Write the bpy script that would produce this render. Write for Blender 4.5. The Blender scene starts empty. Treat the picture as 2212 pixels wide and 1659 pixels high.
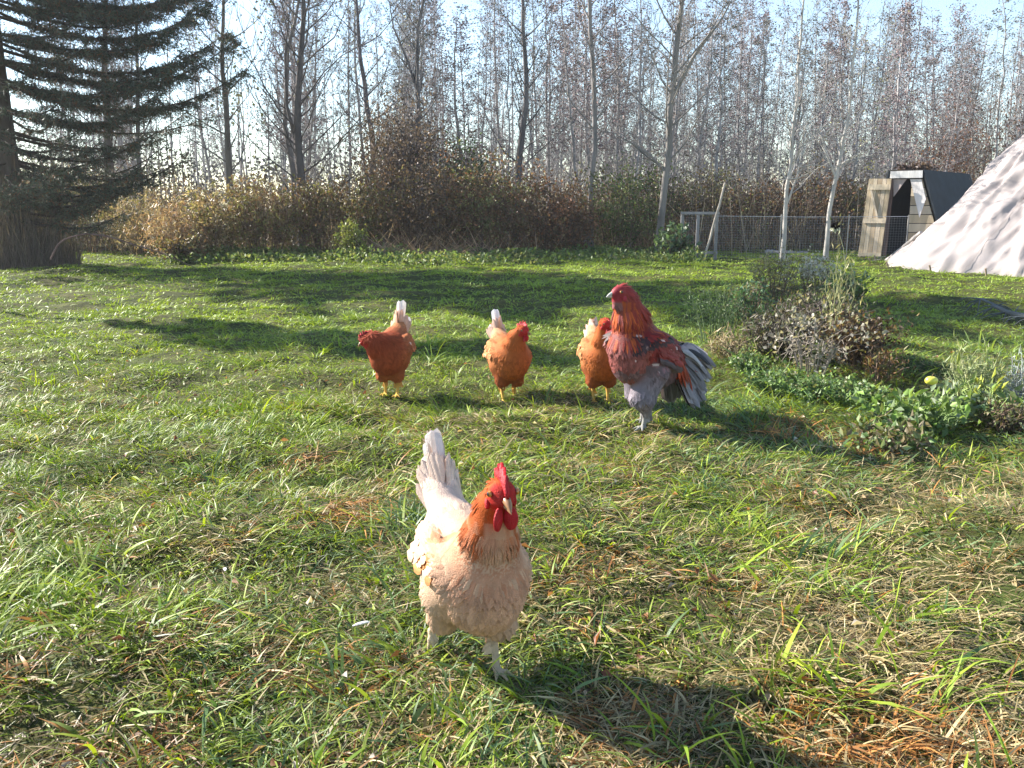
import bpy, math, random
import numpy as np
from mathutils import Vector, Matrix
R = math.radians
rng = np.random.default_rng(7)
random.seed(7)
scene = bpy.context.scene
COL = scene.collection

# ------------------------------------------------------------------ camera, sky, sun
PITCH = R(11.5); FPX = 880.0; CAMH = 1.0
cam_d = bpy.data.cameras.new('camera'); cam = bpy.data.objects.new('camera', cam_d); COL.objects.link(cam)
cam.location = (0, 0, CAMH); cam.rotation_euler = (R(90) - PITCH, 0, 0)
cam_d.sensor_width = 36; cam_d.lens = 36 * FPX / 1024; cam_d.clip_end = 2000; cam_d.clip_start = 0.05
scene.camera = cam
SUN_EL = R(30); SH = np.array([0.885, -0.465])          # direction in which shadows fall on the ground
sun_to = Vector((-SH[0] * math.cos(SUN_EL), -SH[1] * math.cos(SUN_EL), math.sin(SUN_EL)))
w = bpy.data.worlds.new('World'); scene.world = w; w.use_nodes = True
nt = w.node_tree; bg = nt.nodes['Background']
sky = nt.nodes.new('ShaderNodeTexSky'); sky.sky_type = 'NISHITA'; sky.sun_disc = False
sky.sun_elevation = SUN_EL; sky.sun_rotation = math.atan2(sun_to.x, sun_to.y)
sky.air_density = 1.0; sky.dust_density = 0.1; sky.ozone_density = 1.3
nt.links.new(sky.outputs[0], bg.inputs[0]); bg.inputs[1].default_value = 0.088
sl = bpy.data.lights.new('sun', 'SUN'); sl.energy = 5.0; sl.angle = R(0.55); sl.color = (1.0, 0.94, 0.85)
so = bpy.data.objects.new('sun', sl); COL.objects.link(so)
so.rotation_euler = sun_to.to_track_quat('Z', 'Y').to_euler()
scene.view_settings.view_transform = 'Standard'; scene.view_settings.look = 'None'
scene.view_settings.exposure = 1.7; scene.view_settings.gamma = 1.0
try:
    scene.cycles.max_bounces = 6; scene.cycles.transparent_max_bounces = 12
    scene.cycles.diffuse_bounces = 3; scene.cycles.glossy_bounces = 2; scene.cycles.transmission_bounces = 4
    scene.cycles.volume_bounces = 0
except Exception: pass

# ------------------------------------------------------------------ helpers
def ray(u, v):
    cx = u / 2212 * 1024 - 512; cy = 384 - v / 1659 * 768
    c, s = math.cos(PITCH), math.sin(PITCH)
    return np.array([cx, cy * s + FPX * c, cy * c - FPX * s])
def G(u, v, z=0.0):                  # photo pixel -> point on the ground
    d = ray(u, v); t = (CAMH - z) / -d[2]; return np.array([d[0] * t, d[1] * t, z])
def P(u, v, Y):                      # photo pixel -> point at distance Y
    d = ray(u, v); t = Y / d[1]; return np.array([d[0] * t, Y, CAMH + d[2] * t])

_lat = rng.random((64, 64, 4))
def noise2(x, y, s, k=0):
    x = np.asarray(x) / s + 100.3; y = np.asarray(y) / s + 57.7
    xi = np.floor(x).astype(int); yi = np.floor(y).astype(int); fx = x - xi; fy = y - yi
    fx = fx * fx * (3 - 2 * fx); fy = fy * fy * (3 - 2 * fy)
    L = _lat[:, :, k]; a = L[xi % 64, yi % 64]; b = L[(xi + 1) % 64, yi % 64]; c = L[xi % 64, (yi + 1) % 64]; d = L[(xi + 1) % 64, (yi + 1) % 64]
    return (a * (1 - fx) + b * fx) * (1 - fy) + (c * (1 - fx) + d * fx) * fy
def ground_z(x, y):
    x = np.asarray(x, float); y = np.asarray(y, float)
    z = 0.05 * (noise2(x, y, 1.6, 0) - .5) + 0.075 * (noise2(x, y, 0.42, 1) - .5) + .026 * (noise2(x, y, .15, 2) - .5)
    bx, by = BED
    z = z + 0.10 * np.exp(-(((x - bx) / 0.9) ** 2 + ((y - by) / 0.9) ** 2))
    far = np.clip((y - 25) / 30, 0, 1)
    return z * (1 - far)
BED = G(1780, 790)[:2]

def nrm(v):
    v = np.asarray(v, float); n = np.linalg.norm(v, axis=-1, keepdims=True); return v / np.maximum(n, 1e-9)

class MB:
    """collects vertices, faces and vertex colours for ONE mesh object"""
    def __init__(s): s.v = []; s.f4 = []; s.f3 = []; s.c = []; s.n = 0
    def add(s, V, F4=None, F3=None, C=(1, 1, 1)):
        V = np.asarray(V, float).reshape(-1, 3); C = np.asarray(C, float)
        if C.ndim == 1: C = np.tile(C, (len(V), 1))
        if F4 is not None and len(F4): s.f4.append(np.asarray(F4, int).reshape(-1, 4) + s.n)
        if F3 is not None and len(F3): s.f3.append(np.asarray(F3, int).reshape(-1, 3) + s.n)
        s.v.append(V); s.c.append(C); s.n += len(V)
    def tube(s, pts, rad, C=(1, 1, 1), n=5, cap=True):
        pts = np.asarray(pts, float); m = len(pts); rad = np.broadcast_to(np.asarray(rad, float), (m,))
        T = nrm(np.gradient(pts, axis=0)); ref = np.array([0, 0, 1.]) if abs(T[0, 2]) < .9 else np.array([1., 0, 0])
        A = nrm(np.cross(T, ref)); B = np.cross(T, A)
        a = np.arange(n) * 2 * math.pi / n
        V = pts[:, None] + rad[:, None, None] * (np.cos(a)[None, :, None] * A[:, None] + np.sin(a)[None, :, None] * B[:, None])
        i = np.arange(m - 1)[:, None] * n; j = np.arange(n)[None]; j2 = (j + 1) % n
        F = np.stack([i + j, i + j2, i + n + j2, i + n + j], -1).reshape(-1, 4)
        C = np.asarray(C, float)
        if C.ndim == 2: C = np.repeat(C, n, axis=0)
        s.add(V.reshape(-1, 3), F, None, C)
        if cap:
            c2 = C if C.ndim == 1 else C[0]
            s.add(V[-1], None, [[0, k, k + 1] for k in range(1, n - 1)], c2 if C.ndim == 1 else C[-1])
            s.add(V[0], None, [[0, k + 1, k] for k in range(1, n - 1)], c2)
    def box(s, c, size, rot=None, C=(1, 1, 1)):
        h = np.asarray(size, float) / 2
        V = np.array([[x, y, z] for x in (-1, 1) for y in (-1, 1) for z in (-1, 1)]) * h
        if rot is not None: V = V @ np.asarray(rot).T
        s.add(V + np.asarray(c), [[0, 1, 3, 2], [4, 6, 7, 5], [0, 4, 5, 1], [2, 3, 7, 6], [0, 2, 6, 4], [1, 5, 7, 3]], None, C)
    def blades(s, base, dirv, side, L, W, bend, C, tipC=None, seg=3):
        """vectorised grass blades; bend = (N,3) displacement of the tip"""
        N = len(base); ts = np.linspace(0, 1, seg + 1)
        V = np.zeros((N, 2 * seg + 1, 3)); CC = np.zeros((N, 2 * seg + 1, 3))
        tipC = C if tipC is None else tipC
        for k, t in enumerate(ts):
            p = base + dirv * (L * t)[:, None] + bend * (t * t)
            wd = W * (1 - t) ** .55 * (0.65 + .7 * min(t * 2.5, 1) * .5)
            col = C * (1 - t) + tipC * t
            if k < seg:
                V[:, 2 * k] = p - side * wd[:, None] * .5; V[:, 2 * k + 1] = p + side * wd[:, None] * .5
                CC[:, 2 * k] = col; CC[:, 2 * k + 1] = col
            else: V[:, 2 * seg] = p; CC[:, 2 * seg] = col
        o = np.arange(N)[:, None] * (2 * seg + 1)
        F4 = np.concatenate([o + np.array([[2 * k, 2 * k + 1, 2 * k + 3, 2 * k + 2]]) for k in range(seg - 1)]) if seg > 1 else None
        F3 = o + np.array([[2 * seg - 2, 2 * seg - 1, 2 * seg]])
        s.add(V.reshape(-1, 3), F4, F3, CC.reshape(-1, 3))
    def leaves(s, p, d, nv, L, W, C, fold=.25):
        """pointed oval leaves (4-gon pairs folded on the midrib)"""
        N = len(p); d = nrm(d); sd = nrm(np.cross(d, nv)); up = np.cross(sd, d)
        L = np.broadcast_to(L, (N,))[:, None]; W = np.broadcast_to(W, (N,))[:, None]
        a = p; b = p + d * L * .45 + sd * W * .5 + up * W * fold; c = p + d * L - up * L * .12; e = p + d * L * .45 - sd * W * .5 + up * W * fold
        V = np.stack([a, b, c, e], 1); o = np.arange(N)[:, None] * 4
        C = np.broadcast_to(C, (N, 3))
        s.add(V.reshape(-1, 3), None, np.concatenate([o + [[0, 1, 2]], o + [[0, 2, 3]]]), np.repeat(C, 4, axis=0))
    def build(s, name, mat, parent=None, smooth=True):
        me = bpy.data.meshes.new(name)
        V = np.concatenate(s.v); C = np.concatenate(s.c)
        f4 = np.concatenate(s.f4) if s.f4 else np.zeros((0, 4), int); f3 = np.concatenate(s.f3) if s.f3 else np.zeros((0, 3), int)
        me.vertices.add(len(V)); me.vertices.foreach_set('co', V.astype(np.float32).ravel())
        nl = f4.size + f3.size; me.loops.add(nl); me.loops.foreach_set('vertex_index', np.concatenate([f4.ravel(), f3.ravel()]).astype(np.int32))
        npol = len(f4) + len(f3); me.polygons.add(npol)
        st = np.concatenate([np.arange(len(f4)) * 4, len(f4) * 4 + np.arange(len(f3)) * 3]).astype(np.int32)
        me.polygons.foreach_set('loop_start', st)
        me.polygons.foreach_set('use_smooth', np.full(npol, smooth))
        me.update(calc_edges=True); me.validate()
        at = me.color_attributes.new('Col', 'FLOAT_COLOR', 'POINT')
        at.data.foreach_set('color', np.concatenate([np.clip(C, 0, 1), np.ones((len(C), 1))], 1).astype(np.float32).ravel())
        if mat: me.materials.append(mat)
        o = bpy.data.objects.new(name, me); COL.objects.link(o)
        if parent: o.parent = parent
        return o

def tag(o, label=None, cat=None, group=None, kind=None):
    if label: o['label'] = label
    if cat: o['category'] = cat
    if group: o['group'] = group
    if kind: o['kind'] = kind
    return o
def empty(name, loc=(0, 0, 0), rz=0, **k):
    o = bpy.data.objects.new(name, None); COL.objects.link(o); o.location = tuple(map(float, loc)); o.rotation_euler = (0, 0, rz)
    o.empty_display_size = .1
    return tag(o, **k)
def copy_tree(o, parent=None):
    c = o.copy(); COL.objects.link(c); c.parent = parent
    for ch in list(o.children): copy_tree(ch, c)
    return c

# ------------------------------------------------------------------ materials
def vmat(name, rough=.8, spec=.3, transl=0.0, var=.25, vscale=8, bump=0.0, bscale=60, stretch=(1, 1, 1), tint=(1, 1, 1), sheen=0, vcol=True, base=(.5, .5, .5), trans_tint=(1.15, 1.1, .6)):
    m = bpy.data.materials.new(name); m.use_nodes = True; t = m.node_tree; N = t.nodes; Lk = t.links
    b = N['Principled BSDF']; out = N['Material Output']
    b.inputs['Roughness'].default_value = rough; b.inputs['Specular IOR Level'].default_value = spec
    if sheen: b.inputs['Sheen Weight'].default_value = sheen
    tc = N.new('ShaderNodeTexCoord'); mp = N.new('ShaderNodeMapping'); mp.inputs['Scale'].default_value = stretch
    Lk.new(tc.outputs['Object'], mp.inputs[0])
    ns = N.new('ShaderNodeTexNoise'); ns.inputs['Scale'].default_value = vscale; ns.inputs['Detail'].default_value = 5
    Lk.new(mp.outputs[0], ns.inputs['Vector'])
    mr = N.new('ShaderNodeMapRange'); mr.inputs[1].default_value = .3; mr.inputs[2].default_value = .7
    mr.inputs[3].default_value = 1 - var; mr.inputs[4].default_value = 1 + var; Lk.new(ns.outputs[0], mr.inputs[0])
    sc = N.new('ShaderNodeVectorMath'); sc.operation = 'SCALE'
    if vcol:
        a = N.new('ShaderNodeAttribute'); a.attribute_name = 'Col'; src = a.outputs['Color']
        tn = N.new('ShaderNodeVectorMath'); tn.operation = 'MULTIPLY'; tn.inputs[1].default_value = tint
        Lk.new(src, tn.inputs[0]); Lk.new(tn.outputs[0], sc.inputs[0])
    else: sc.inputs[0].default_value = base
    Lk.new(mr.outputs[0], sc.inputs['Scale'])
    Lk.new(sc.outputs[0], b.inputs['Base Color'])
    if bump:
        n2 = N.new('ShaderNodeTexNoise'); n2.inputs['Scale'].default_value = bscale; n2.inputs['Detail'].default_value = 4
        Lk.new(mp.outputs[0], n2.inputs['Vector'])
        bp = N.new('ShaderNodeBump'); bp.inputs['Strength'].default_value = bump; bp.inputs['Distance'].default_value = .01
        Lk.new(n2.outputs[0], bp.inputs['Height']); Lk.new(bp.outputs[0], b.inputs['Normal'])
    if transl:
        tr = N.new('ShaderNodeBsdfTranslucent'); mx = N.new('ShaderNodeMixShader'); mx.inputs[0].default_value = transl
        tm = N.new('ShaderNodeVectorMath'); tm.operation = 'MULTIPLY'; tm.inputs[1].default_value = trans_tint
        Lk.new(sc.outputs[0], tm.inputs[0]); Lk.new(tm.outputs[0], tr.inputs[0])
        Lk.new(b.outputs[0], mx.inputs[1]); Lk.new(tr.outputs[0], mx.inputs[2]); Lk.new(mx.outputs[0], out.inputs[0])
    return m
M = dict(
    grass=vmat('grass_blade', .5, .3, .32, .18, 3),
    leaf=vmat('leaf', .5, .4, .35, .2, 6),
    needle=vmat('needles', .6, .3, .12, .25, 5, trans_tint=(1, 1, .7)),
    bark=vmat('bark', .9, .15, 0, .35, 5, .6, 40, (1, 1, .35)),
    birch=vmat('smooth_bark', .8, .2, 0, .25, 9, .3, 50, (1, 1, .6)),
    twig=vmat('twig', .8, .2, 0, .2, 4),
    feather=vmat('feather', .75, .12, .10, .14, 40, .35, 300, trans_tint=(1.1, .9, .7)),
    gfeather=vmat('glossy_feather', .5, .22, .08, .12, 30, .25, 250, trans_tint=(1.1, .9, .7)),
    skin=vmat('comb_skin', .55, .3, .12, .15, 60, .5, 350, trans_tint=(1.3, .6, .5)),
    scale_=vmat('leg_scale', .5, .4, 0, .1, 50, .4, 300),
    beak=vmat('beak_horn', .35, .5, 0, .08, 60),
    eye=vmat('eye', .08, .8, 0, 0, 10),
    wood=vmat('weathered_wood', .8, .2, 0, .25, 6, .5, 30, (1, 1, .2)),
    metal=vmat('wire', .5, .5, 0, .05, 10),
    soil=vmat('soil', .95, .1, 0, .35, 12, 1, 30),
    fruit=vmat('fruit_skin', .35, .5, 0, .12, 40),
)

# ------------------------------------------------------------------ ground
def build_ground():
    mb = MB()
    def grid(xs, ys):
        X, Y = np.meshgrid(xs, ys, indexing='ij'); Z = ground_z(X, Y)
        n, m = X.shape; V = np.stack([X, Y, Z], -1).reshape(-1, 3)
        i = np.arange(n - 1)[:, None] * m; j = np.arange(m - 1)[None]
        mb.add(V, np.stack([i + j, i + m + j, i + m + j + 1, i + j + 1], -1).reshape(-1, 4))
    def spread(a, b, s, far): 
        return np.concatenate([a - np.geomspace(far, .5, 30), np.arange(a, b + 1e-6, s), b + np.geomspace(.5, far, 30)])
    grid(spread(-9, 9, .07, 900), np.concatenate([np.linspace(-40, -1, 20), np.arange(-.9, 16, .07), 16 + np.geomspace(.2, 1200, 50)]))
    m = vmat('soil_and_thatch', .95, .1, 0, .5, 9, 1, 45, vcol=False, base=(.05, .062, .022))
    t = m.node_tree; N = t.nodes
    tc = N.new('ShaderNodeTexCoord'); ns = N.new('ShaderNodeTexNoise'); ns.inputs['Scale'].default_value = 1.7; ns.inputs['Detail'].default_value = 8
    t.links.new(tc.outputs['Object'], ns.inputs['Vector'])
    cr = N.new('ShaderNodeValToRGB'); e = cr.color_ramp.elements
    e[0].position = .35; e[0].color = (.045, .06, .015, 1); e[1].position = .65; e[1].color = (.075, .072, .022, 1)
    t.links.new(ns.outputs[0], cr.inputs[0])
    sc = [n for n in N if n.type == 'VECT_MATH'][0]; t.links.new(cr.outputs[0], sc.inputs[0])
    g = mb.build('ground', m); tag(g, 'grassy lawn ground reaching back under the wood', kind='structure')
build_ground()

TUFTS = [  # photo pixel, radius m, kind (0 green 1 straw 2 orange 3 blue green), strength
    (640, 1015, .10, 2, 1), (760, 1120, .13, 2, .9), (790, 1040, .06, 2, .7), (470, 1190, .08, 1, .8), (1010, 930, .25, 1, .5), (1260, 1240, .09, 2, .9),
    (1330, 1110, .1, 2, .4), (1220, 880, .3, 1, .5), (1400, 940, .2, 1, .7), (1700, 940, .25, 2, .45), (1850, 960, .2, 2, .5), (700, 1290, .12, 1, .7),
    (2000, 1450, .25, 1, .8), (1900, 1640, .2, 2, .8), (2080, 1560, .2, 1, .9), (1750, 1400, .2, 1, .6), (1500, 1290, .12, 2, .5), (2150, 1320, .2, 1, .7),
    (60, 1480, .1, 2, .7), (330, 1620, .1, 2, .5), (100, 1640, .12, 2, .7), (560, 1440, .1, 2, .6), (760, 1450, .12, 2, .4), (1150, 1330, .12, 1, .6),
    (230, 1180, .1, 2, .5), (950, 1230, .2, 1, .3), (850, 900, .3, 1, .4), (1300, 1000, .3, 1, .3), (1900, 1130, .35, 1, .5), (2100, 1050, .4, 1, .5)]
def build_grass():
    mb = MB()
    r = np.random.default_rng(11)
    def colours(x, y, N, key, fresh=0.0):
        """key: per blade random number shared inside a tuft"""
        n1 = noise2(x, y, .45, 0); n2 = noise2(x + 31, y, .16, 1); n3 = noise2(x, y + 9, 1.1, 2)
        right = np.clip((x / np.maximum(y, .5) + .25) * 1.6, 0, 1); near = np.clip((3.8 - y) / 2.0, 0, 1)
        straw = np.clip(.12 + near * (.12 + .75 * right) * (n2 * 1.3) + .45 * (n1 - .5), .04, .85)
        orange = np.clip((n2 - .62) * 1.0, 0, .35) * near + .025
        blue = np.clip((n3 - .4) * .9 + .40 * right, .05, .7)
        for (u, v, rad, k, s_) in TUFTS:
            c = G(u, v); g = s_ * np.exp(-((x - c[0]) ** 2 + (y - c[1]) ** 2) / rad ** 2)
            if k == 1: straw = straw + g * (1 - straw)
            elif k == 2: orange = orange + g * .95 * (1 - orange)
        far = np.clip((y - 4) / 5, 0, 1); straw = straw * (1 - .6 * far) * (1 - fresh); orange = orange * (1 - .8 * far) * (1 - fresh)
        q = np.where(r.random(N) < .55, key, r.random(N)); q2 = np.where(r.random(N) < .6, np.modf(key * 17.3)[0], r.random(N))
        isO = q < orange; isS = (~isO) & (q < orange + straw); isG = ~(isO | isS); isB = isG & (q2 < blue)
        C = np.zeros((N, 3)); t = r.random((N, 1))
        C[:] = np.array([.10, .21, .010]) * (1 - t) + np.array([.33, .42, .022]) * t
        C[isB] = (np.array([.06, .15, .055]) * (1 - t) + np.array([.15, .24, .10]) * t)[isB]
        C[isS] = (np.array([.30, .23, .10]) * (1 - t) + np.array([.56, .46, .26]) * t)[isS]
        C[isO] = (np.array([.20, .08, .025]) * (1 - t) + np.array([.58, .28, .085]) * t)[isO]
        C *= (.55 + .75 * r.random((N, 1)))
        fl = far[:, None]; C = C * (1 - fl * .7) + fl * .7 * np.array([.28, .40, .034]) * (.8 + .4 * r.random((N, 1)))
        return C, isG, isS | isO
    def emit(x, y, key, az, lean, L, W, seg, fresh=0.0, droop=(.15, .45)):
        N = len(x); C, isG, dead = colours(x, y, N, key, fresh); z = ground_z(x, y); lean = np.clip(lean + .25 * dead, .03, 1.52)
        dv = np.stack([np.cos(az) * np.sin(lean), np.sin(az) * np.sin(lean), np.cos(lean)], 1)
        sa = az + math.pi / 2 + r.normal(0, .55, N); sd = nrm(np.stack([np.cos(sa), np.sin(sa), r.normal(0, .35, N)], 1))
        bend = np.stack([np.cos(az) * L * .40, np.sin(az) * L * .40, -L * (droop[0] + droop[1] * r.random(N))], 1) + r.normal(0, .12, (N, 3)) * L[:, None] * [1, 1, .3]
        k = z + dv[:, 2] * L + bend[:, 2] > z - .014
        tip = C * 1.12; tip[isG] = tip[isG] * .78 + .22 * np.array([.38, .36, .13])
        mb.blades(np.stack([x, y, z - .005], 1)[k], dv[k], sd[k], L[k], W[k], bend[k], C[k], tip[k], seg)
    def mat(N, d0, d1, half, L0, L1, W, pw=1.0):
        d = d0 + (d1 - d0) * r.random(N) ** pw; a = (r.random(N) * 2 - 1) * half; x = d * np.tan(a); y = d
        keep = noise2(x, y, .17, 3) * .6 + noise2(x, y, .6, 1) * .4 + r.random(N) * .3 > .42; x, y = x[keep], y[keep]; N = len(x)
        az = noise2(x, y, .35, 3) * 9 + r.normal(0, .9, N); lean = np.clip(r.normal(1.05, .3, N), .2, 1.5); L = (L0 + (L1 - L0) * r.random(N) ** 1.5) * (.7 + .6 * noise2(x, y, .3, 1))
        emit(x, y, noise2(x, y, .05, 2), az, lean, L, W * (.4 + 1.1 * r.random(N) ** 1.6) * (1 + .25 * np.clip(y - 3, 0, 20)), 3 if d0 < 4 else 2)
    def tufts(N, d0, d1, half, nb, L0, L1, W, pw=1.0, lean_s=.55, fresh=0.0, rad=.022):
        d = d0 + (d1 - d0) * r.random(N) ** pw; a = (r.random(N) * 2 - 1) * half; tx = d * np.tan(a); ty = d
        keep = noise2(tx + 5, ty, .30, 2) * .7 + r.random(N) * .5 > (.42 if d0 < 7 else .3); tx, ty = tx[keep], ty[keep]; N = len(tx)
        cnt = (nb * (.4 + 1.2 * r.random(N))).astype(int) + 2; key = np.repeat(r.random(N), cnt); big = np.repeat((.6 + .8 * r.random(N)) * (.65 + .7 * noise2(tx, ty, .5, 1)), cnt)
        wind = np.repeat(noise2(tx, ty, .6, 3) * 8, cnt); x = np.repeat(tx, cnt); y = np.repeat(ty, cnt); n = len(x)
        az = r.random(n) * 6.283; lean = np.abs(r.normal(0, lean_s, n)); rr = rad * r.random(n) ** .5 * (1 + big); x = x + rr * np.cos(az); y = y + rr * np.sin(az)
        az = np.where(r.random(n) < .45, wind + r.normal(0, .6, n), az); lean = np.clip(lean + .25, .05, 1.4)
        L = (L0 + (L1 - L0) * r.random(n)) * big
        emit(x, y, key, az, lean, L, W * (.45 + 1.0 * r.random(n) ** 1.5) * (1 + .22 * np.clip(y - 3, 0, 20)), 4 if d0 < 2 else 3 if d0 < 7 else 2, fresh)
    mat(120000, .70, 4.3, R(41), .025, .085, .0062)
    tufts(4600, .75, 4.3, R(41), 20, .03, .085, .0056)
    mat(80000, 4.2, 8.5, R(37), .025, .06, .0055)
    tufts(6000, 4.0, 8.5, R(37), 16, .025, .065, .0052, rad=.03)
    mat(85000, 8.3, 19.5, R(35), .03, .07, .0065, .8)
    tufts(7500, 8.0, 19.5, R(35), 12, .03, .075, .0060, .8, rad=.05)
    N = 110000; d = .7 + 4.6 * r.random(N); a = (r.random(N) * 2 - 1) * R(41); x = d * np.tan(a); y = d; az = r.random(N) * 6.283; ln = r.normal(1.4, .18, N)
    dv = np.stack([np.cos(az) * np.sin(ln), np.sin(az) * np.sin(ln), np.abs(np.cos(ln)) + .03], 1); sd = nrm(np.cross(dv, np.stack([r.normal(0, .3, N), r.normal(0, .3, N), np.ones(N)], 1))); L = .010 + .032 * r.random(N)
    c = np.array([(.16, .10, .05), (.28, .20, .10), (.10, .07, .04), (.40, .32, .19), (.10, .13, .03), (.13, .18, .04)])[r.integers(0, 6, N)] * (.6 + .7 * r.random((N, 1)))
    mb.blades(np.stack([x, y, ground_z(x, y) + .001 + .006 * r.random(N)], 1), dv, sd, L, .0022 + .0035 * r.random(N), r.normal(0, .15, (N, 3)) * L[:, None] * [1, 1, .3], c, None, 2)
    # fresh long blades standing out of the mat, mostly at the left
    tufts(300, .9, 6.5, R(39), 7, .09, .16, .0085, 1.2, .35, .85, rad=.03)
    tufts(260, .8, 2.6, R(40), 6, .08, .14, .0100, 1.0, .45, .85, rad=.03)
    g = mb.build('grass', M['grass']); tag(g, 'rough lawn grass of green blades and dead straw', 'grass', kind='stuff')
build_grass()

def fallen_leaves():
    mb = MB(); r = np.random.default_rng(77); N = 2600; d = .8 + 5.5 * r.random(N) ** 1.2; a = (r.random(N) * 2 - 1) * R(40); x = d * np.tan(a); y = d
    k = noise2(x, y, .22, 3) + .25 * r.random(N) > .72; x, y = x[k], y[k]; N = len(x); z = ground_z(x, y) + .004 + .018 * r.random(N)
    c = np.array([(.22, .08, .04), (.32, .15, .07), (.14, .07, .04), (.42, .30, .18), (.50, .44, .36)])[r.integers(0, 5, N)] * (.7 + .6 * r.random((N, 1)))
    mb.leaves(np.stack([x, y, z], 1), r.normal(0, 1, (N, 3)) * [1, 1, .35], nrm(r.normal(0, .6, (N, 3)) + [0, 0, 1]), .014 + .030 * r.random(N), .008 + .012 * r.random(N), c, .5)
    tag(mb.build('fallen_leaves', M['leaf']), 'scattered brown fallen leaves and bits lying in the grass', 'leaves', kind='stuff')
fallen_leaves()

# ------------------------------------------------------------------ trees
def rot_about(v, axis, a):
    return np.array(Matrix.Rotation(a, 3, Vector(axis)) @ Vector(v))
def make_tree(name, r, height, r0, lean=(0, 0), nbr=26, br_len=1.6, br_from=.22, up=.75, leaf_n=0, leaf_cols=None, leaf_size=.05, twigs=5, bark=(.20, .185, .17), kink=.03, trunkpts=None, fork=None, mat='bark', leaf_from=0.35, sub=True):
    """a slender bare tree: root > trunk (stem and limbs), twigs, leaves"""
    root = empty(name)
    tb, tw, lf = MB(), MB(), MB()
    n = 14
    if trunkpts is None:
        t = np.linspace(0, 1, n); wob = np.cumsum(r.normal(0, kink, (n, 2)), axis=0); wob -= wob[0]
        pts = np.stack([lean[0] * t * height + wob[:, 0], lean[1] * t * height + wob[:, 1], t * height], 1)
    else:
        tp = np.array(trunkpts, float); t = np.linspace(0, 1, n); s = np.linspace(0, 1, len(tp))
        pts = np.stack([np.interp(t, s, tp[:, i]) for i in range(3)], 1); height = pts[-1, 2]
        pts[1:-1] += r.normal(0, kink * .5, (n - 2, 3)) * [1, 1, 0]
    rad = r0 * (1 - t) ** .8 + .006; rad[0] *= 1.35
    pts[0, 2] = -.12
    bk = np.array(bark)
    tb.tube(pts, rad, bk * (.9 + .2 * r.random((n, 1))), 8)
    leafp, leafd = [], []
    def branch(p0, d, L, rr, lvl):
        m = 6 if lvl == 0 else 4
        q = [p0]; dd = np.array(d, float)
        for i in range(m - 1):
            dd = nrm(dd + r.normal(0, .13, 3) + np.array([0, 0, .10 if lvl == 0 else .04])); q.append(q[-1] + dd * L / (m - 1))
        q = np.array(q); rads = np.linspace(rr, .0028, m)
        (tb if lvl == 0 else tw).tube(q, rads, bk * (.85 + .3 * r.random()), 4 if lvl == 0 else 3, cap=False)
        if lvl < 2 and sub:
            k = twigs if lvl == 0 else 3
            for _ in range(k):
                s = .2 + .8 * r.random(); i = min(int(s * (m - 1)), m - 2); f = s * (m - 1) - i
                pp = q[i] * (1 - f) + q[i + 1] * f; tang = nrm(q[i + 1] - q[i])
                side = nrm(np.cross(tang, r.normal(0, 1, 3))); nd = nrm(tang * .75 + side * .65 + np.array([0, 0, .12]))
                branch(pp, nd, L * (.3 + .25 * r.random()) * (1 - .3 * s), max(rr * .35, .0035), lvl + 1)
        for _ in range(2): 
            i = r.integers(1, m); leafp.append(q[i]); leafd.append(nrm(r.normal(0, 1, 3) + [0, 0, -.8]))
    for k in range(nbr):
        s = br_from + (1 - br_from) * ((k + r.random()) / nbr); i = min(int(s * (n - 1)), n - 2); f = s * (n - 1) - i
        p0 = pts[i] * (1 - f) + pts[i + 1] * f; a = k * 2.4 + r.random() * 1.2
        d = nrm([math.cos(a), math.sin(a), up + .35 * r.random()])
        L = br_len * (1.05 - .75 * s) * (.6 + .7 * r.random())
        branch(p0, d, L, min(r0 * (.36 * (1 - s) + .08), .019), 0)
    if fork is not None:
        for f in fork:
            q = np.array(f[1:], float); tb.tube(q, np.linspace(f[0], .008, len(q)), bk, 6)
            for _ in range(10):
                i = r.integers(0, len(q) - 1); ff = r.random(); branch(q[i] * (1 - ff) + q[i + 1] * ff, nrm(r.normal(0, 1, 3) * [1, 1, .3] + [0, 0, .8]), .5 + .5 * r.random(), .012, 1)
    o = tb.build('trunk', M[mat], root)
    if leaf_n and leafp:
        lp = np.array(leafp); ld = np.array(leafd); sel = lp[:, 2] > leaf_from * height
        lp, ld = lp[sel], ld[sel]
        idx = r.integers(0, len(lp), leaf_n); c = np.array(leaf_cols)[r.integers(0, len(leaf_cols), leaf_n)] * (.7 + .6 * r.random((leaf_n, 1)))
        tw.leaves(lp[idx] + r.normal(0, .06, (leaf_n, 3)), ld[idx] + r.normal(0, .3, (leaf_n, 3)), nrm(r.normal(0, 1, (leaf_n, 3))), leaf_size * (.6 + .7 * r.random(leaf_n)), leaf_size * .75, c)
    if tw.n: tw.build('crown', M['twig'], root)
    return root

BR = [(.20, .14, .11), (.15, .11, .09), (.26, .19, .14)]
PK = [(.24, .17, .17), (.30, .21, .20), (.19, .15, .16)]
YL = [(.42, .40, .16), (.50, .46, .26), (.30, .28, .10)]
GY = [(.20, .20, .15), (.15, .15, .11)]
rt = np.random.default_rng(21)
GREY = (.33, .315, .31)
templates = []; HT = []
for i in range(9):
    HT.append(7.5 + 4.0 * rt.random())
    pal = [PK, BR, PK, GY, BR, PK, YL, GY, PK][i]
    templates.append((make_tree('bare_tree', rt, HT[i], .024 + .028 * rt.random(), lean=(rt.normal(0, .03), rt.normal(0, .03)), nbr=46, twigs=8, br_len=1.3 + .7 * rt.random(), up=1.0 + .4 * rt.random(), br_from=.12,
        leaf_n=[1300, 600, 1800, 900, 300, 1600, 400, 800, 1200][i], leaf_cols=pal, leaf_size=.065, bark=np.array(GREY) * (.8 + .4 * rt.random())), i))
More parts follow.
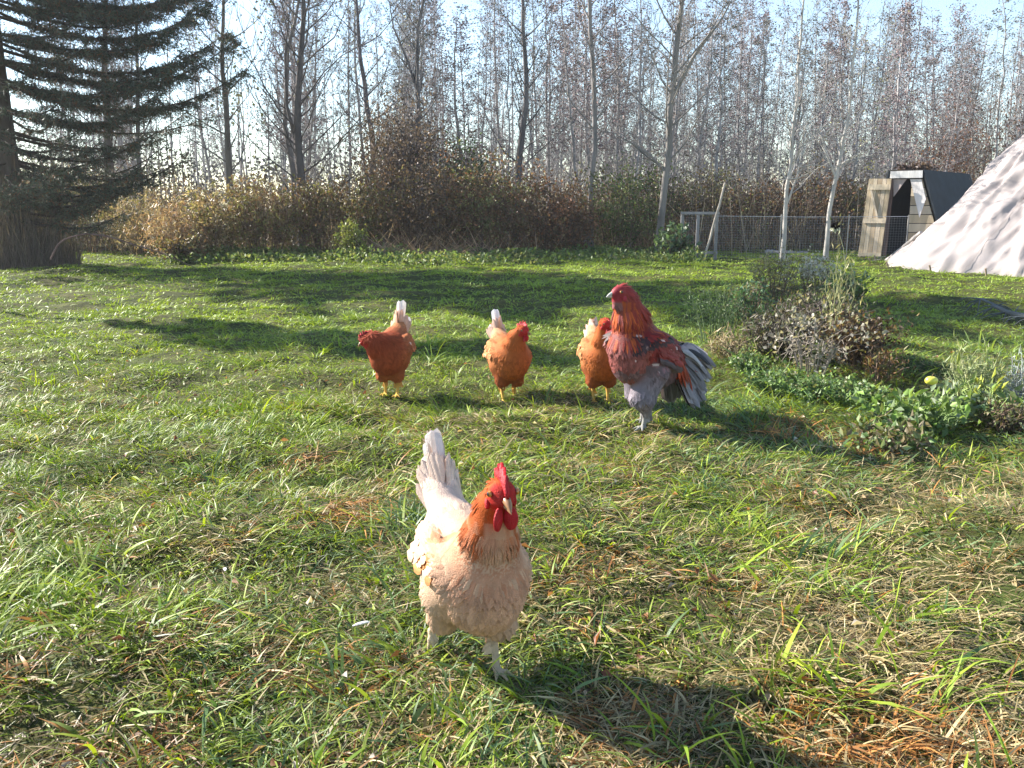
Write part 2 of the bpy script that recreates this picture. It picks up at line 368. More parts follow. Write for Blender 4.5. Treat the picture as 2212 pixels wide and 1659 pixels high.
kinds = ['slender grey tree with sparse pinkish leaves in the crowded young wood', 'thin dark tree with a few brown leaves in the crowded young wood', 'slender tree thick with dull pink leaves in the crowded wood',
    'thin grey tree with grey green leaf scraps in the crowded wood', 'nearly leafless thin grey tree in the crowded young wood', 'tall thin tree with mauve leaf clusters in the crowded wood',
    'thin tree with a few pale yellow leaves in the crowded wood', 'slim tree with olive grey leaf scraps in the crowded wood', 'slim grey tree with rusty pink leaf scraps in the crowded wood']
cnt = 0; spots = []
while cnt < 155:
    y = 21.2 + 20 * rt.random() ** 1.15; x = (rt.random() * 2 - 1) * (y * .62 + 1)
    if x < -4.5 and rt.random() < .6: continue
    if any((x - a) ** 2 + (y - b) ** 2 < .45 for a, b in spots): continue
    spots.append((x, y)); tpl, ki = templates[rt.integers(0, 9)] if cnt >= 9 else templates[cnt]
    o = tpl if cnt < 9 else copy_tree(tpl)
    o.location = (x, y, 0); o.rotation_euler = (0, 0, rt.random() * 6.28); s = .8 + .4 * rt.random(); o.scale = (s, s, (.18 * y + 2.2) * (.9 if x > 3 else 1) / HT[ki] * (.8 + .35 * rt.random()))
    tag(o, kinds[ki], 'tree', 'young bare trees crowding the wood: ' + ['pinkish leaved', 'dark with brown leaves', 'thick pink leaved', 'grey green leaved', 'nearly leafless', 'mauve leaved', 'pale yellow leaved', 'olive grey leaved', 'rusty pink leaved'][ki]); cnt += 1

# trees one can tell apart, standing along the edge of the wood: trunk traced through photo pixels at distance Y
def edge_tree(px, Y, r0, label, H=6.8, bark=(.12, .105, .10), **k):
    g = P(px[0][0], px[0][1], Y); base = np.array([g[0], Y, 0]); pts = [np.zeros(3)]
    for (u, v) in px[1:]: pts.append(P(u, v, Y) - base)
    d = pts[-1] - pts[-2]; d = d / max(d[2], .1); top = pts[-1] + d * max(H - pts[-1][2], .3) * np.array([.6, .6, 1]); pts.append(top)
    # equal spacing
    pts = np.array(pts); s = np.linspace(0, 1, 14); L = np.r_[0, np.cumsum(np.linalg.norm(np.diff(pts, axis=0), axis=1))]; L /= L[-1]
    q = np.stack([np.interp(s, L, pts[:, i]) for i in range(3)], 1)
    fk = k.pop('forkpx', None); fork = None
    if fk: fork = [[rr] + [P(u, v, Y) - base for (u, v) in line] for rr, line in fk]
    o = make_tree('bare_tree', rt, H, r0, trunkpts=q, bark=bark, fork=fork, **k); o.location = tuple(base)
    tag(o, label, 'tree'); return o
edge_tree([(655, 530), (650, 400), (640, 250), (652, 120), (655, 0)], 18.8, .105, 'big dark trunked tree left of centre at the edge of the wood', nbr=44, twigs=7, br_len=2.9, up=.55, br_from=.12, kink=.02, leaf_n=250, leaf_cols=GY + YL, leaf_size=.05, forkpx=[(.05, [(645, 330), (620, 230), (616, 120), (628, 0)])])
edge_tree([(640, 500), (632, 380), (612, 260), (625, 100), (650, -20)], 19.6, .07, 'thin grey tree standing against the big dark trunked tree', nbr=20, br_len=1.6, bark=(.2, .18, .17), leaf_n=150, leaf_cols=BR)
edge_tree([(495, 480), (492, 300), (480, 120), (483, 0)], 19.0, .075, 'grey brown tree with yellow leaves clinging low on its trunk', nbr=26, br_len=2.0, up=.5, leaf_n=420, leaf_cols=YL, leaf_from=.0, leaf_size=.08, bark=(.17, .15, .13))
edge_tree([(308, 470), (300, 330), (300, 200), (290, 0)], 19.5, .06, 'thin straight tree seen through the lower spruce boughs', nbr=20, br_len=1.5, bark=(.13, .12, .12))
edge_tree([(240, 420), (232, 300), (225, 150), (230, 0)], 20.6, .13, 'thick brown tree close behind the spruce boughs', nbr=22, br_len=2.2, bark=(.13, .11, .10))
edge_tree([(1275, 510), (1277, 400), (1288, 250), (1278, 100), (1275, 0)], 18.6, .058, 'straight grey tree left of the bent pale trunked tree', H=9.5, nbr=36, br_len=2.0, up=.7, bark=(.22, .20, .19), leaf_n=250, leaf_cols=GY)
edge_tree([(1422, 528), (1432, 430), (1444, 330), (1450, 200), (1468, 60), (1475, -20)], 17.8, .070, 'bent tree with pale sunlit trunk and wide rising limbs', H=9.0, nbr=40, twigs=7, br_len=2.6, up=.6, br_from=.15, bark=(.23, .21, .19), leaf_n=160, leaf_cols=PK, forkpx=[(.05, [(1452, 210), (1500, 120), (1560, 40), (1600, -40)]), (.03, [(1445, 380), (1400, 330), (1350, 300)])])
edge_tree([(1692, 520), (1700, 430), (1712, 300), (1722, 230), (1728, 130)], 16.6, .040, 'young white barked birch beside the netting, left of its pair', nbr=24, br_len=1.4, up=.8, bark=(.46, .43, .39), mat='birch', H=5.6, leaf_n=300, leaf_cols=PK, forkpx=[(.022, [(1700, 440), (1722, 380), (1738, 300)])])
edge_tree([(1785, 535), (1795, 440), (1806, 380), (1828, 280), (1842, 150)], 16.2, .040, 'forked white barked birch beside the netting, near the plank shed', nbr=24, br_len=1.4, up=.8, bark=(.46, .43, .39), mat='birch', H=5.6, leaf_n=200, leaf_cols=BR, forkpx=[(.022, [(1806, 385), (1785, 330), (1770, 280)])])
edge_tree([(1115, 440), (1122, 330), (1140, 200), (1130, 60)], 20, .09, 'dark leaning tree behind the brown brush, right of centre', nbr=24, br_len=2.0, leaf_n=500, leaf_cols=GY, bark=(.13, .12, .12))
edge_tree([(895, 400), (905, 250), (900, 90), (915, -10)], 20, .075, 'forking grey tree rising above the brown brush', nbr=24, br_len=2.0, leaf_n=200, leaf_cols=GY, bark=(.14, .13, .13), forkpx=[(.035, [(902, 200), (880, 130), (850, 60), (840, 0)])])
edge_tree([(800, 400), (805, 300), (780, 150), (770, 0)], 20.5, .08, 'dark bowed tree left of the dense brown shrub', nbr=24, br_len=2.0, bark=(.12, .11, .12), leaf_n=200, leaf_cols=GY)

# far wood reading as one mass: hundreds of stems and twigs
def far_wood():
    mb = MB(); r = np.random.default_rng(5); 
    for _ in range(330):
        y = 38 + 24 * r.random(); x = (r.random() * 2 - 1) * (y * .66 + 2)
        if x < -10 and r.random() < .4: continue
        h = 4 + 6 * r.random(); n = 7; t = np.linspace(0, 1, n)
        p = np.stack([x + np.cumsum(r.normal(0, .08, n)), y + 0 * t, t * h], 1); c = np.array([.24, .23, .23]) * (.7 + .6 * r.random())
        mb.tube(p, (.03 + .05 * r.random()) * (1 - t * .8), c, 4, cap=False)
    N = 6500; y = 38 + 24 * r.random(N); x = (r.random(N) * 2 - 1) * (y * .66 + 2); z = 7.5 * r.random(N) ** 1.4
    k = (x > -10) | (r.random(N) < .5); x, y, z = x[k], y[k], z[k]; N = len(x)
    az = r.random(N) * 6.283; L = .8 + 1.1 * r.random(N); d = nrm(np.stack([np.cos(az), np.sin(az), 1.1 + r.random(N)], 1))
    c = np.array([.24, .22, .22]) * (.6 + .8 * r.random((N, 1)))
    mb.blades(np.stack([x, y, z], 1), d, nrm(np.cross(d, r.normal(0, 1, (N, 3)))), L, .018 + .02 * r.random(N), r.normal(0, .1, (N, 3)), c, None, 2)
    N = 26000; y = 37 + 20 * r.random(N); x = (r.random(N) * 2 - 1) * (y * .66 + 2); z = 3.2 * r.random(N) ** 1.3 * (.5 + noise2(x, y, 3, 1))
    c = np.array([(.10, .075, .05), (.14, .12, .06), (.17, .15, .13)])[r.integers(0, 3, N)] * (.6 + .8 * r.random((N, 1)))
    mb.leaves(np.stack([x, y, z], 1), r.normal(0, 1, (N, 3)) * [1, 1, .6], nrm(r.normal(0, 1, (N, 3))), .22, .16, c)
    tag(mb.build('far_wood', M['twig']), 'dense far wood of thin grey stems and twigs', 'wood', kind='stuff')
far_wood()

# ------------------------------------------------------------------ brush
def make_shrub(name, r, h, w, cols, n_leaf=2200, leaf=.04, stems=26, stemc=(.16, .11, .08), droop=.0, fill=.5, elong=1.6, sprays=0, sprayc=(.5, .45, .38), upright=.5, sr=1.):
    root = empty(name); sb, lf = MB(), MB()
    tips = []
    for k in range(stems):
        a = r.random() * 6.283; rr = w * .5 * r.random() ** .6; hh = h * (.55 + .5 * r.random()) * (1 - .35 * (rr / (w * .5)) ** 2)
        b = np.array([rr * .35 * math.cos(a), rr * .35 * math.sin(a), -.03]); e = np.array([rr * math.cos(a), rr * math.sin(a), hh])
        t = np.linspace(0, 1, 5)[:, None]; q = b + (e - b) * t + np.array([0, 0, h * .12]) * np.sin(t * math.pi) - np.array([0, 0, droop * hh]) * t ** 3
        q += r.normal(0, .03 * h, (5, 3)) * t; sb.tube(q, np.linspace(.010, .003, 5) * sr, np.array(stemc) * (.7 + .6 * r.random()), 3, cap=False)
        tips.append(q)
        for _ in range(4):
            i = r.integers(1, 4); d = nrm(r.normal(0, 1, 3) + [0, 0, upright * 1.5]); L = h * .25 * (.5 + r.random())
            q2 = np.array([q[i], q[i] + d * L * .5 + r.normal(0, .02, 3), q[i] + d * L]); sb.tube(q2, np.array([.006, .004, .002]) * sr, np.array(stemc) * (.7 + .6 * r.random()), 3, cap=False); tips.append(q2)
    sb.build('stems', M['twig'], root)
    # leaves in clumps round the stems
    cl = []; 
    for q in tips:
        for _ in range(2): i = r.integers(1, len(q)); cl.append(q[i])
    cl = np.array(cl); idx = r.integers(0, len(cl), n_leaf); clc = r.integers(0, len(cols), len(cl))
    p = cl[idx] + r.normal(0, .055 * (h + w) * .5, (n_leaf, 3)); p[:, 2] = np.abs(p[:, 2])
    c = np.array(cols)[np.where(r.random(n_leaf) < .75, clc[idx], r.integers(0, len(cols), n_leaf))] * (.65 + .7 * r.random((n_leaf, 1)))
    lf.leaves(p, r.normal(0, 1, (n_leaf, 3)) + [0, 0, upright], nrm(r.normal(0, 1, (n_leaf, 3))), leaf * elong * (.6 + .8 * r.random(n_leaf)), leaf, c)
    if sprays:
        i = r.integers(0, len(tips), sprays)
        for k in i:
            q = tips[k][-1]; m = 26; lf.leaves(q + r.normal(0, .045, (m, 3)), r.normal(0, 1, (m, 3)) + [0, 0, .4], nrm(r.normal(0, 1, (m, 3))), .03, .022, np.array(sprayc) * (.8 + .4 * r.random((m, 1))))
    lf.build('leaves', M['leaf'], root)
    return root
rs = np.random.default_rng(33)
BROWN = [(.20, .12, .075), (.14, .085, .055), (.28, .175, .11), (.17, .14, .07)]
RUST = [(.30, .14, .08), (.20, .11, .07), (.15, .09, .06)]
OLIVE = [(.18, .19, .075), (.26, .26, .11), (.12, .13, .055), (.18, .14, .075)]
GREEN = [(.10, .16, .05), (.15, .22, .07), (.06, .10, .04)]
TAN = [(.34, .25, .16), (.27, .19, .12), (.40, .32, .21)]
GOLD = [(.23, .22, .08), (.18, .18, .07), (.22, .16, .08)]
DARKB = [(.14, .105, .09), (.19, .14, .12), (.10, .08, .07)]
SH = [  # u, v of the base, extra distance, height, width, palette, label, keywords
    (870, 470, 19.4, 3.1, 2.1, DARKB + [(.16, .12, .12)], 'tall dense dark brown shrub rising above the middle of the brush', dict(n_leaf=7500, stems=90, upright=1.2, leaf=.045)),
    (985, 480, 19.4, 2.5, 1.7, GREEN + DARKB, 'dark green shrub behind the brush just right of the tall brown shrub', dict(n_leaf=5500, upright=1)),
    (800, 500, 18.2, 1.85, 1.9, OLIVE + BROWN, 'olive green and brown shrub right of the big dark trunk', dict(n_leaf=3800)),
    (930, 520, 17.9, 1.9, 2.0, BROWN + DARKB, 'deep brown leafy shrub in the middle of the brush', dict(n_leaf=4200)),
    (1050, 525, 17.8, 1.95, 2.0, OLIVE + BROWN + RUST, 'shrub with pale olive flower heads over brown stems', dict(n_leaf=4200, sprays=26, sprayc=(.36, .36, .17))),
    (1170, 520, 18.2, 1.75, 2.0, BROWN + RUST, 'reddish brown leafy shrub with a bright rust patch', dict(n_leaf=4000)),
    (1340, 520, 18.6, 1.6, 1.9, GREEN + OLIVE, 'loose green shrub between the grey tree and the bent tree', dict(n_leaf=3600)),
    (1240, 515, 18.0, 1.3, 1.3, RUST + BROWN, 'low rusty shrub at the foot of the straight grey tree', dict(n_leaf=2600)),
    (760, 525, 16.8, .75, .62, [(.30, .33, .08), (.20, .24, .06)], 'small bright yellow green bush in front of the brush', dict(n_leaf=1500, leaf=.035, stems=20)),
    (575, 520, 17.6, 1.7, 1.7, GOLD + BROWN, 'golden green weedy shrub left of the big dark trunk', dict(n_leaf=3400, elong=3, leaf=.03, sprays=10, sprayc=(.45, .42, .3))),
    (690, 520, 18.0, 1.5, 1.5, BROWN + GOLD, 'brown shrub at the foot of the big dark trunk', dict(n_leaf=3000)),
    (470, 515, 17.4, 1.3, 1.8, GOLD + TAN, 'yellowing weedy shrub with pale seed heads', dict(n_leaf=3200, elong=3, leaf=.03, sprays=24, sprayc=(.6, .56, .5))),
    (370, 520, 17.0, .95, 1.9, TAN + [(.40, .24, .16)], 'pinkish tan mound of dead grass by the lawn edge', dict(n_leaf=4200, elong=6, leaf=.016, stems=50, stemc=(.4, .3, .2), sprays=10, sprayc=(.6, .5, .42))),
    (300, 500, 18.4, 1.15, 1.9, TAN + GOLD, 'pale tan mass of dead weeds behind the pinkish mound', dict(n_leaf=3600, elong=5, leaf=.018, stems=50, stemc=(.38, .3, .2), sprays=16, sprayc=(.6, .55, .5))),
    (400, 535, 16.2, .5, 1.0, GOLD + BROWN, 'low dark hollow clump at the foot of the tan mound', dict(n_leaf=1400)),
    (1520, 490, 20.5, 1.9, 2.2, DARKB + OLIVE, 'brown grey shrub behind the small wooden gate frame', dict(n_leaf=3600)),
    (1640, 485, 20.5, 1.8, 2.2, BROWN + DARKB, 'brown shrub behind the netting, left of the white birches', dict(n_leaf=3600)),
    (1760, 490, 20.3, 1.8, 2.2, RUST + DARKB, 'red brown shrub behind the two white birches', dict(n_leaf=3600)),
    (1850, 490, 20.3, 1.7, 1.8, OLIVE + GOLD + DARKB, 'olive shrub standing against the left side of the shed', dict(n_leaf=3600)),
    (2080, 440, 22.5, 3.8, 2.8, RUST + [(.22, .12, .10)], 'russet leaved small tree behind the dark shed roof', dict(n_leaf=3200, upright=1)),
    (1455, 535, 16.6, .62, .7, [(.07, .12, .06), (.12, .18, .10)], 'leafy dark green plant at the foot of the bent tree', dict(n_leaf=420, leaf=.075, elong=1.4)),
    (1390, 510, 20.4, 1.9, 2.2, DARKB + GREEN, 'dusky shrub in the gap behind the bent tree', dict(n_leaf=3400)),
    (190, 480, 19.5, 1.6, 2.4, GOLD + OLIVE, 'green gold shrub behind the low spruce boughs', dict(n_leaf=3400)),
    (90, 480, 20.5, 1.9, 2.6, OLIVE + DARKB, 'dusky olive shrub at the far left behind the spruce', dict(n_leaf=3400)),
]
for (u, v, Y, h, wd, pal, lab, kw) in SH:
    o = make_shrub('shrub', rs, h, wd, pal, **kw); p = P(u, v, Y); o.location = (p[0], Y, 0); o.rotation_euler = (0, 0, rs.random() * 6.28); tag(o, lab, 'shrub')

def undergrowth():
    mb = MB(); r = np.random.default_rng(8)
    N = 75000; x = (r.random(N) * 2 - 1) * 14; y = 19 + 7 * r.random(N) ** 1.3; hmax = (.25 + 1.3 * noise2(x, y, 1.1, 2) + .9 * noise2(x, y, .35, 1) ** 2)
    z = hmax * r.random(N) ** .9
    pal = np.array(BROWN + DARKB + RUST + OLIVE); ci = (noise2(x, y, .9, 0) * 14).astype(int) % len(pal)
    c = pal[np.where(r.random(N) < .6, ci, r.integers(0, len(pal), N))] * (.6 + .7 * r.random((N, 1)))
    mb.leaves(np.stack([x, y, z], 1), r.normal(0, 1, (N, 3)) + [0, 0, .5], nrm(r.normal(0, 1, (N, 3))), .065, .04, c)
    N = 6500; x = (r.random(N) * 2 - 1) * 14; y = 18.2 + 8 * r.random(N); az = r.random(N) * 6.283; ln = np.abs(r.normal(.25, .25, N))
    d = np.stack([np.cos(az) * np.sin(ln), np.sin(az) * np.sin(ln), np.cos(ln)], 1); L = .5 + 1.7 * r.random(N)
    c = np.array([(.34, .24, .17), (.2, .14, .1), (.42, .36, .3)])[r.integers(0, 3, N)] * (.6 + .6 * r.random((N, 1)))
    mb.blades(np.stack([x, y, 0 * x], 1), d, nrm(np.cross(d, r.normal(0, 1, (N, 3)))), L, .010 + .008 * r.random(N), r.normal(0, .12, (N, 3)) * L[:, None], c, None, 3)
    tag(mb.build('undergrowth', M['leaf']), 'tangled brown undergrowth filling the foot of the wood', 'undergrowth', kind='stuff')
undergrowth()

def edge_weeds():
    mb = MB(); r = np.random.default_rng(9)
    N = 10000; t = r.random(N); x = -6.2 + 9.6 * t; y = 16.7 + r.normal(0, .75, N) + .5 * np.sin(x); hh = .05 + .22 * noise2(x, y, .5, 1) ** 1.5
    z = hh * r.random(N); c = np.array([(.14, .21, .05), (.20, .28, .08), (.10, .15, .05), (.26, .28, .11)])[r.integers(0, 4, N)] * (.7 + .5 * r.random((N, 1)))
    mb.leaves(np.stack([x, y, z], 1), r.normal(0, 1, (N, 3)) + [0, 0, .6], nrm(r.normal(0, .5, (N, 3)) + [0, 0, 1]), .075, .05, c)
    # pale broken dead stems leaning out of the brush
    c0 = P(880, 520, 17.1)
    N = 420; x = c0[0] + r.normal(.3, .9, N); y = 17.0 + r.normal(0, .2, N); az = np.where(r.random(N) < .6, 2.6, .4) + r.normal(0, .5, N); ln = r.normal(1.05, .25, N)
    d = np.stack([np.cos(az) * np.sin(ln), np.sin(az) * np.sin(ln) * .4 - .1, np.abs(np.cos(ln))], 1)
    c = np.array([(.52, .36, .26), (.45, .3, .2)])[r.integers(0, 2, N)] * (.7 + .5 * r.random((N, 1)))
    mb.blades(np.stack([x, y, 0 * x], 1), nrm(d), nrm(np.cross(d, r.normal(0, 1, (N, 3)))), .3 + .6 * r.random(N), .012 + 0 * x, r.normal(0, .1, (N, 3)), c, None, 3)
    tag(mb.build('edge_weeds', M['leaf']), 'low green weeds and dead stems along the brush edge', 'weeds', kind='stuff')
edge_weeds()

# ------------------------------------------------------------------ spruce
def spruce(base, label):
    r = np.random.default_rng(44)
    root = empty('spruce_tree', base); tag(root, label, 'tree')
    tb = MB(); H = 12.0
    z = np.linspace(-.1, H, 12); tb.tube(np.stack([.03 * np.sin(z), .03 * np.cos(z * 1.3), z], 1), .17 * (1 - z / H) ** .8 + .01, (.11, .09, .075), 10)
    nb = MB(); lim = MB()
    def bough(z0, az, L, dens=1.0, sag=.12, tipup=.10, live=1.0, droopy=1.0):
        m = 9; t = np.linspace(0, 1, m); d = np.array([math.cos(az), math.sin(az), 0]); sd = np.array([-d[1], d[0], 0])
        q = np.array([0, 0, z0]) + d * (L * t)[:, None] + np.array([0, 0, 1.]) * (-sag * L * np.sin(t * 2.3) + tipup * L * t ** 3)[:, None] + sd * (.04 * L * np.sin(t * 4 + az * 3))[:, None]
        lim.tube(q, np.linspace(.028, .006, m), (.08, .065, .055), 4, cap=False)
        def P_(s): i = np.minimum((s * (m - 1)).astype(int), m - 2); f = (s * (m - 1) - i)[:, None]; return q[i] * (1 - f) + q[i + 1] * f
        n = int(34 * L * dens); s = (.10 if live > .5 else .45) + (.90 if live > .5 else .55) * r.random(n); p = P_(s); sg = np.where(r.random(n) < .5, -1, 1)
        l = (.18 + .42 * r.random(n)) * (1.15 - .6 * s) * min(1, L / 2.2)
        dd = nrm(d * .75 + sd * (sg * (.5 + .6 * r.random(n)))[:, None] + np.array([0, 0, 1]) * (.12 - .42 * droopy * r.random(n))[:, None])
        for k in range(n):   # side sprays: twig with needles and short hanging twiglets
            e = p[k] + dd[k] * l[k] + np.array([0, 0, -.10 * l[k]])
            lim.tube(np.array([p[k], (p[k] + e) / 2 + [0, 0, .01], e]), [.006, .004, .002], (.09, .07, .05), 3, cap=False)
            mm = int(60 * l[k]) + 3; tt = r.random(mm)[:, None]; base_ = p[k] * (1 - tt) + e * tt + r.normal(0, .018, (mm, 3))
            nd = nrm(dd[k] * .55 + r.normal(0, .75, (mm, 3)) + np.array([0, 0, -.1 * droopy]))
            cc = np.array([.070, .088, .058]) * (.6 + .9 * r.random((mm, 1))); br = r.random(mm) < .13; cc[br] = np.array([.18, .09, .045])
            nb.leaves(base_, nd, nrm(r.normal(0, 1, (mm, 3))), .055 + .06 * r.random(mm), .014 + 0 * tt[:, 0], cc, 0.1)
    # whorls
    zz = .9
    while zz < H - .3:
        f = zz / H; L = 3.5 * (1 - f) ** .8 * (1.2 if zz > 4.3 else 1) + .2
        if zz < 1.6: L = 1.7 + .5 * r.random()
        nW = 7 if zz < 4.5 else 6
        a0 = r.random() * 6.28
        for k in range(nW):
            a = a0 + k * 6.283 / nW + r.normal(0, .15)
            bough(zz + r.normal(0, .06), a, L * (.75 + .35 * r.random()) * (1 if math.cos(a) > .5 or zz > 4.3 else .72 if math.sin(a) < 0 else .55), .38 if zz < 2.6 else .5 if zz < 4.2 else 2.0, sag=.10 + .05 * r.random(), live=1)
        zz += .40 if zz < 4.5 else .42
    for (zh, a, L) in [(3.25, -.08, 4.0), (3.45, .05, 3.7), (3.95, -.02, 3.7), (4.2, -.2, 3.7), (2.55, -.2, 2.9), (2.9, .1, 3.9), (1.35, -.1, 2.1), (1.15, -.3, 1.9), (1.5, .1, 2.2), (1.25, .2, 1.9), (1.6, -.4, 1.9), (1.05, -.05, 1.8), (1.75, 0, 1.7), (1.2, -.7, 1.6), (1.9, -.2, 1.8), (3.0, -.3, 3.5), (3.7, -.25, 3.8), (4.4, .05, 3.6), (4.6, -.1, 3.4)]:
        bough(zh, a, L, 1.4 if zh > 2 else .8, sag=.13, tipup=.16)
    for (zh, a, L) in [(1.95, -.1, 2.6), (1.7, .2, 2.5), (2.2, .3, 2.8), (1.5, .05, 2.9), (.95, .0, 1.4), (.8, -.4, 1.3)]:
        bough(zh, a, L, .35, sag=.14, tipup=.22, live=.3)
    tb.build('trunk', M['bark'], root); lim.build('limbs', M['bark'], root); nb.build('crown', M['needle'], root)
    return root
off = make_tree('bare_tree', rt, 4.9, .035, nbr=26, br_len=1.3, br_from=.55, leaf_n=5200, leaf_cols=OLIVE, leaf_size=.10, leaf_from=.55)
off.location = (-7.6, 9.6, 0); tag(off, 'small leafy tree just outside the left of the frame that shades the lawn', 'tree')
SPR = np.array([G(40, 575)[0], G(40, 575)[1], 0.])
spruce(SPR, 'big dark spruce at the left edge with long drooping boughs')
# tall dry grass and suckers standing round the spruce foot
def foot_grass():
    mb = MB(); r = np.random.default_rng(3); N = 4600
    a = r.random(N) * 6.283; rr = .85 * r.random(N) ** .6; x = SPR[0] + rr * np.cos(a) * 1.15; y = SPR[1] + rr * np.sin(a)
    L = (.25 + 1.9 * r.random(N) ** 2.2) * (1.2 - rr); ln = np.abs(r.normal(.18, .22, N)); az = r.random(N) * 6.283
    d = np.stack([np.cos(az) * np.sin(ln), np.sin(az) * np.sin(ln), np.cos(ln)], 1)
    c = np.array([(.13, .10, .085), (.10, .075, .065), (.18, .14, .11), (.09, .085, .05)])[r.integers(0, 4, N)] * (.6 + .6 * r.random((N, 1)))
    mb.blades(np.stack([x, y, ground_z(x, y)], 1), d, nrm(np.cross(d, r.normal(0, 1, (N, 3)))), L, .009 + .008 * r.random(N), r.normal(0, .12, (N, 3)) * L[:, None], c, None, 3)
    tag(mb.build('dry_grass', M['leaf']), 'tall dry grass and suckers round the spruce foot', 'grass', kind='stuff')
foot_grass()


# ------------------------------------------------------------------ canvas tipi tent at the right
def tipi():
    c = np.array([9.3, 14.4]); H = 3.35
    bp = np.array([(6.25, 14.75), (6.75, 13.35), (7.6, 12.5), (9.2, 11.9), (11.0, 12.3), (12.1, 14.3), (11.3, 16.4), (9.3, 17.2), (7.3, 16.6)]) - c
    ang = np.arctan2(bp[:, 1], bp[:, 0]); rad = np.hypot(bp[:, 0], bp[:, 1]); o = np.argsort(ang); ang, rad = ang[o], rad[o]
    ang = np.r_[ang - 2 * math.pi, ang, ang + 2 * math.pi]; rad = np.r_[rad, rad, rad]
    root = empty('tipi_tent', (c[0], c[1], 0)); tag(root, 'big white canvas tipi tent at the right edge with wrinkled cloth', 'tent')
    na, nz = 400, 150; A = np.linspace(0, 2 * math.pi, na, endpoint=False); T = np.linspace(0, 1, nz)
    Am, Tm = np.meshgrid(A, T, indexing='ij'); Rb = np.interp((Am + math.pi) % (2 * math.pi) - math.pi, ang, rad)
    Rr = Rb * (1 - Tm) ** 1.02 + .10 * Tm - .09 * np.sin(Tm * math.pi)
    def nz2(u, v, s, k): return noise2(u, v, s, k) - .5
    w_ = 3.0 * .085 * nz2(Am * 3.2 + Tm * 1.0, Tm * .7, .5, 0) + 2.2 * .05 * nz2(Am * 6 - Tm * 3.5, Tm * 3, .6, 1) + 1.8 * .035 * nz2(Am * 7, Tm * 9 + Am * 8, .7, 2) + 1.6 * .018 * nz2(Am * 16, Tm * 16 + Am * 9, .6, 3)
    def ridge(u, v, s, k): return .5 - np.abs(noise2(u, v, s, k) - .5) * 2
    w_ += .10 * (ridge(Am * 5.5 + Tm * 2.2, Tm * .9, .55, 3) - .3) + .055 * (ridge(Am * 9 - Tm * 5, Tm * 3 + Am, .6, 0) - .3) + .03 * (ridge(Am * 12 + Tm * 9, Tm * 8, .6, 1) - .3)
    w_ *= np.minimum(1, (1 - Tm) * 3 + .1)
    Rr = Rr + w_; Z = H * Tm - .02
    V = np.stack([Rr * np.cos(Am), Rr * np.sin(Am), Z], -1).reshape(-1, 3)
    i = np.arange(na)[:, None] * nz; i2 = ((np.arange(na) + 1) % na)[:, None] * nz; j = np.arange(nz - 1)[None]
    mb = MB(); cc = np.tile(np.array([.43, .38, .365]), (len(V), 1)); st = noise2(Am * 5, Tm * 4, .7, 1).reshape(-1, 1); cc *= 1 - .16 * np.clip(st - .5, 0, 1) * 2
    low = np.clip((.05 - Tm) / .05, 0, 1).reshape(-1, 1) * noise2(Am * 9, Tm, .3, 2).reshape(-1, 1); cc = cc * (1 - .35 * low) + .35 * low * np.array([.35, .32, .2])
    mb.add(V, np.stack([i + j, i2 + j, i2 + j + 1, i + j + 1], -1).reshape(-1, 4), None, cc)
    m = vmat('canvas', .85, .1, .18, .07, 2, .25, 90, trans_tint=(1, .95, .85)); mb.build('canvas', m, root)
    for a0, tilt in [(-2.75, .10), (-2.35, -.12), (-1.95, .05), (-1.5, 0)]:
        s = np.linspace(0, .97, 60); a = a0 + tilt * s; Rq = []
        for aa, tt in zip(a, s):
            ii = int(((aa % (2 * math.pi)) / (2 * math.pi)) * na) % na; jj = int(tt * (nz - 1)); Rq.append(Rr[ii, jj] + .004)
        Rq = np.array(Rq); sm = MB(); sm.tube(np.stack([Rq * np.cos(a), Rq * np.sin(a), H * s - .02], 1), .003, (.36, .31, .29), 4); sm.build('seam', M['wood'], root)
    for k in range(22):      # pegs with a loop of cord holding the hem down
        a = k * 2 * math.pi / 22; R0 = float(np.interp((a + math.pi) % (2 * math.pi) - math.pi, ang, rad)); d_ = np.array([math.cos(a), math.sin(a), 0]); pg = MB(); pg.tube([d_ * (R0 + .16) + [0, 0, -.06], d_ * (R0 + .22) + [0, 0, .10]], [.012, .014], (.30, .23, .16), 6); o_ = pg.build('peg', M['wood'], root)
        pg = MB(); pg.tube([d_ * (R0 + .20) + [0, 0, .05], d_ * (R0 + .02) + [0, 0, .09]], .004, (.45, .42, .38), 4); pg.build('cord', M['wood'], o_)
    for k in range(9):
        a = k * .7; pb = MB(); e = np.array([-.32 * math.cos(a), -.32 * math.sin(a), H + .75]); b = np.array([2.2 * math.cos(a), 2.2 * math.sin(a), .0])
        pb.tube([b, e], [.035, .022], (.33, .25, .17), 7); pb.build('pole', M['wood'], root)
    return root
tipi()
# thin pale prop pole lying against the tent edge
def stick(name, p, q, r0, r1, col, label, cat, mat='wood', n=8, wob=.01, twigs=0):
    r = np.random.default_rng(int(abs(p[0] * 100)) + 3); t = np.linspace(0, 1, n)[:, None]; pts = np.array(p) * (1 - t) + np.array(q) * t; pts[1:-1] += r.normal(0, wob, (n - 2, 3))
    root = np.array(p); mb = MB(); mb.tube(pts - root, np.linspace(r0, r1, n), col, 7)
    for _ in range(twigs):
        k = r.integers(1, n); d = nrm(r.normal(0, 1, 3) * [1, .6, .5] + [0, 0, -.5]); L = .1 + .15 * r.random(); mb.tube(np.array([pts[k], pts[k] + d * L * .6, pts[k] + d * L + [0, 0, -.03]]) - root, [r1 * .7, r1 * .5, .002], col, 4)
    o = mb.build(name, M[mat]); o.location = tuple(root); return tag(o, label, cat)
a = G(1914, 563); b = P(1990, 502, 14.9)
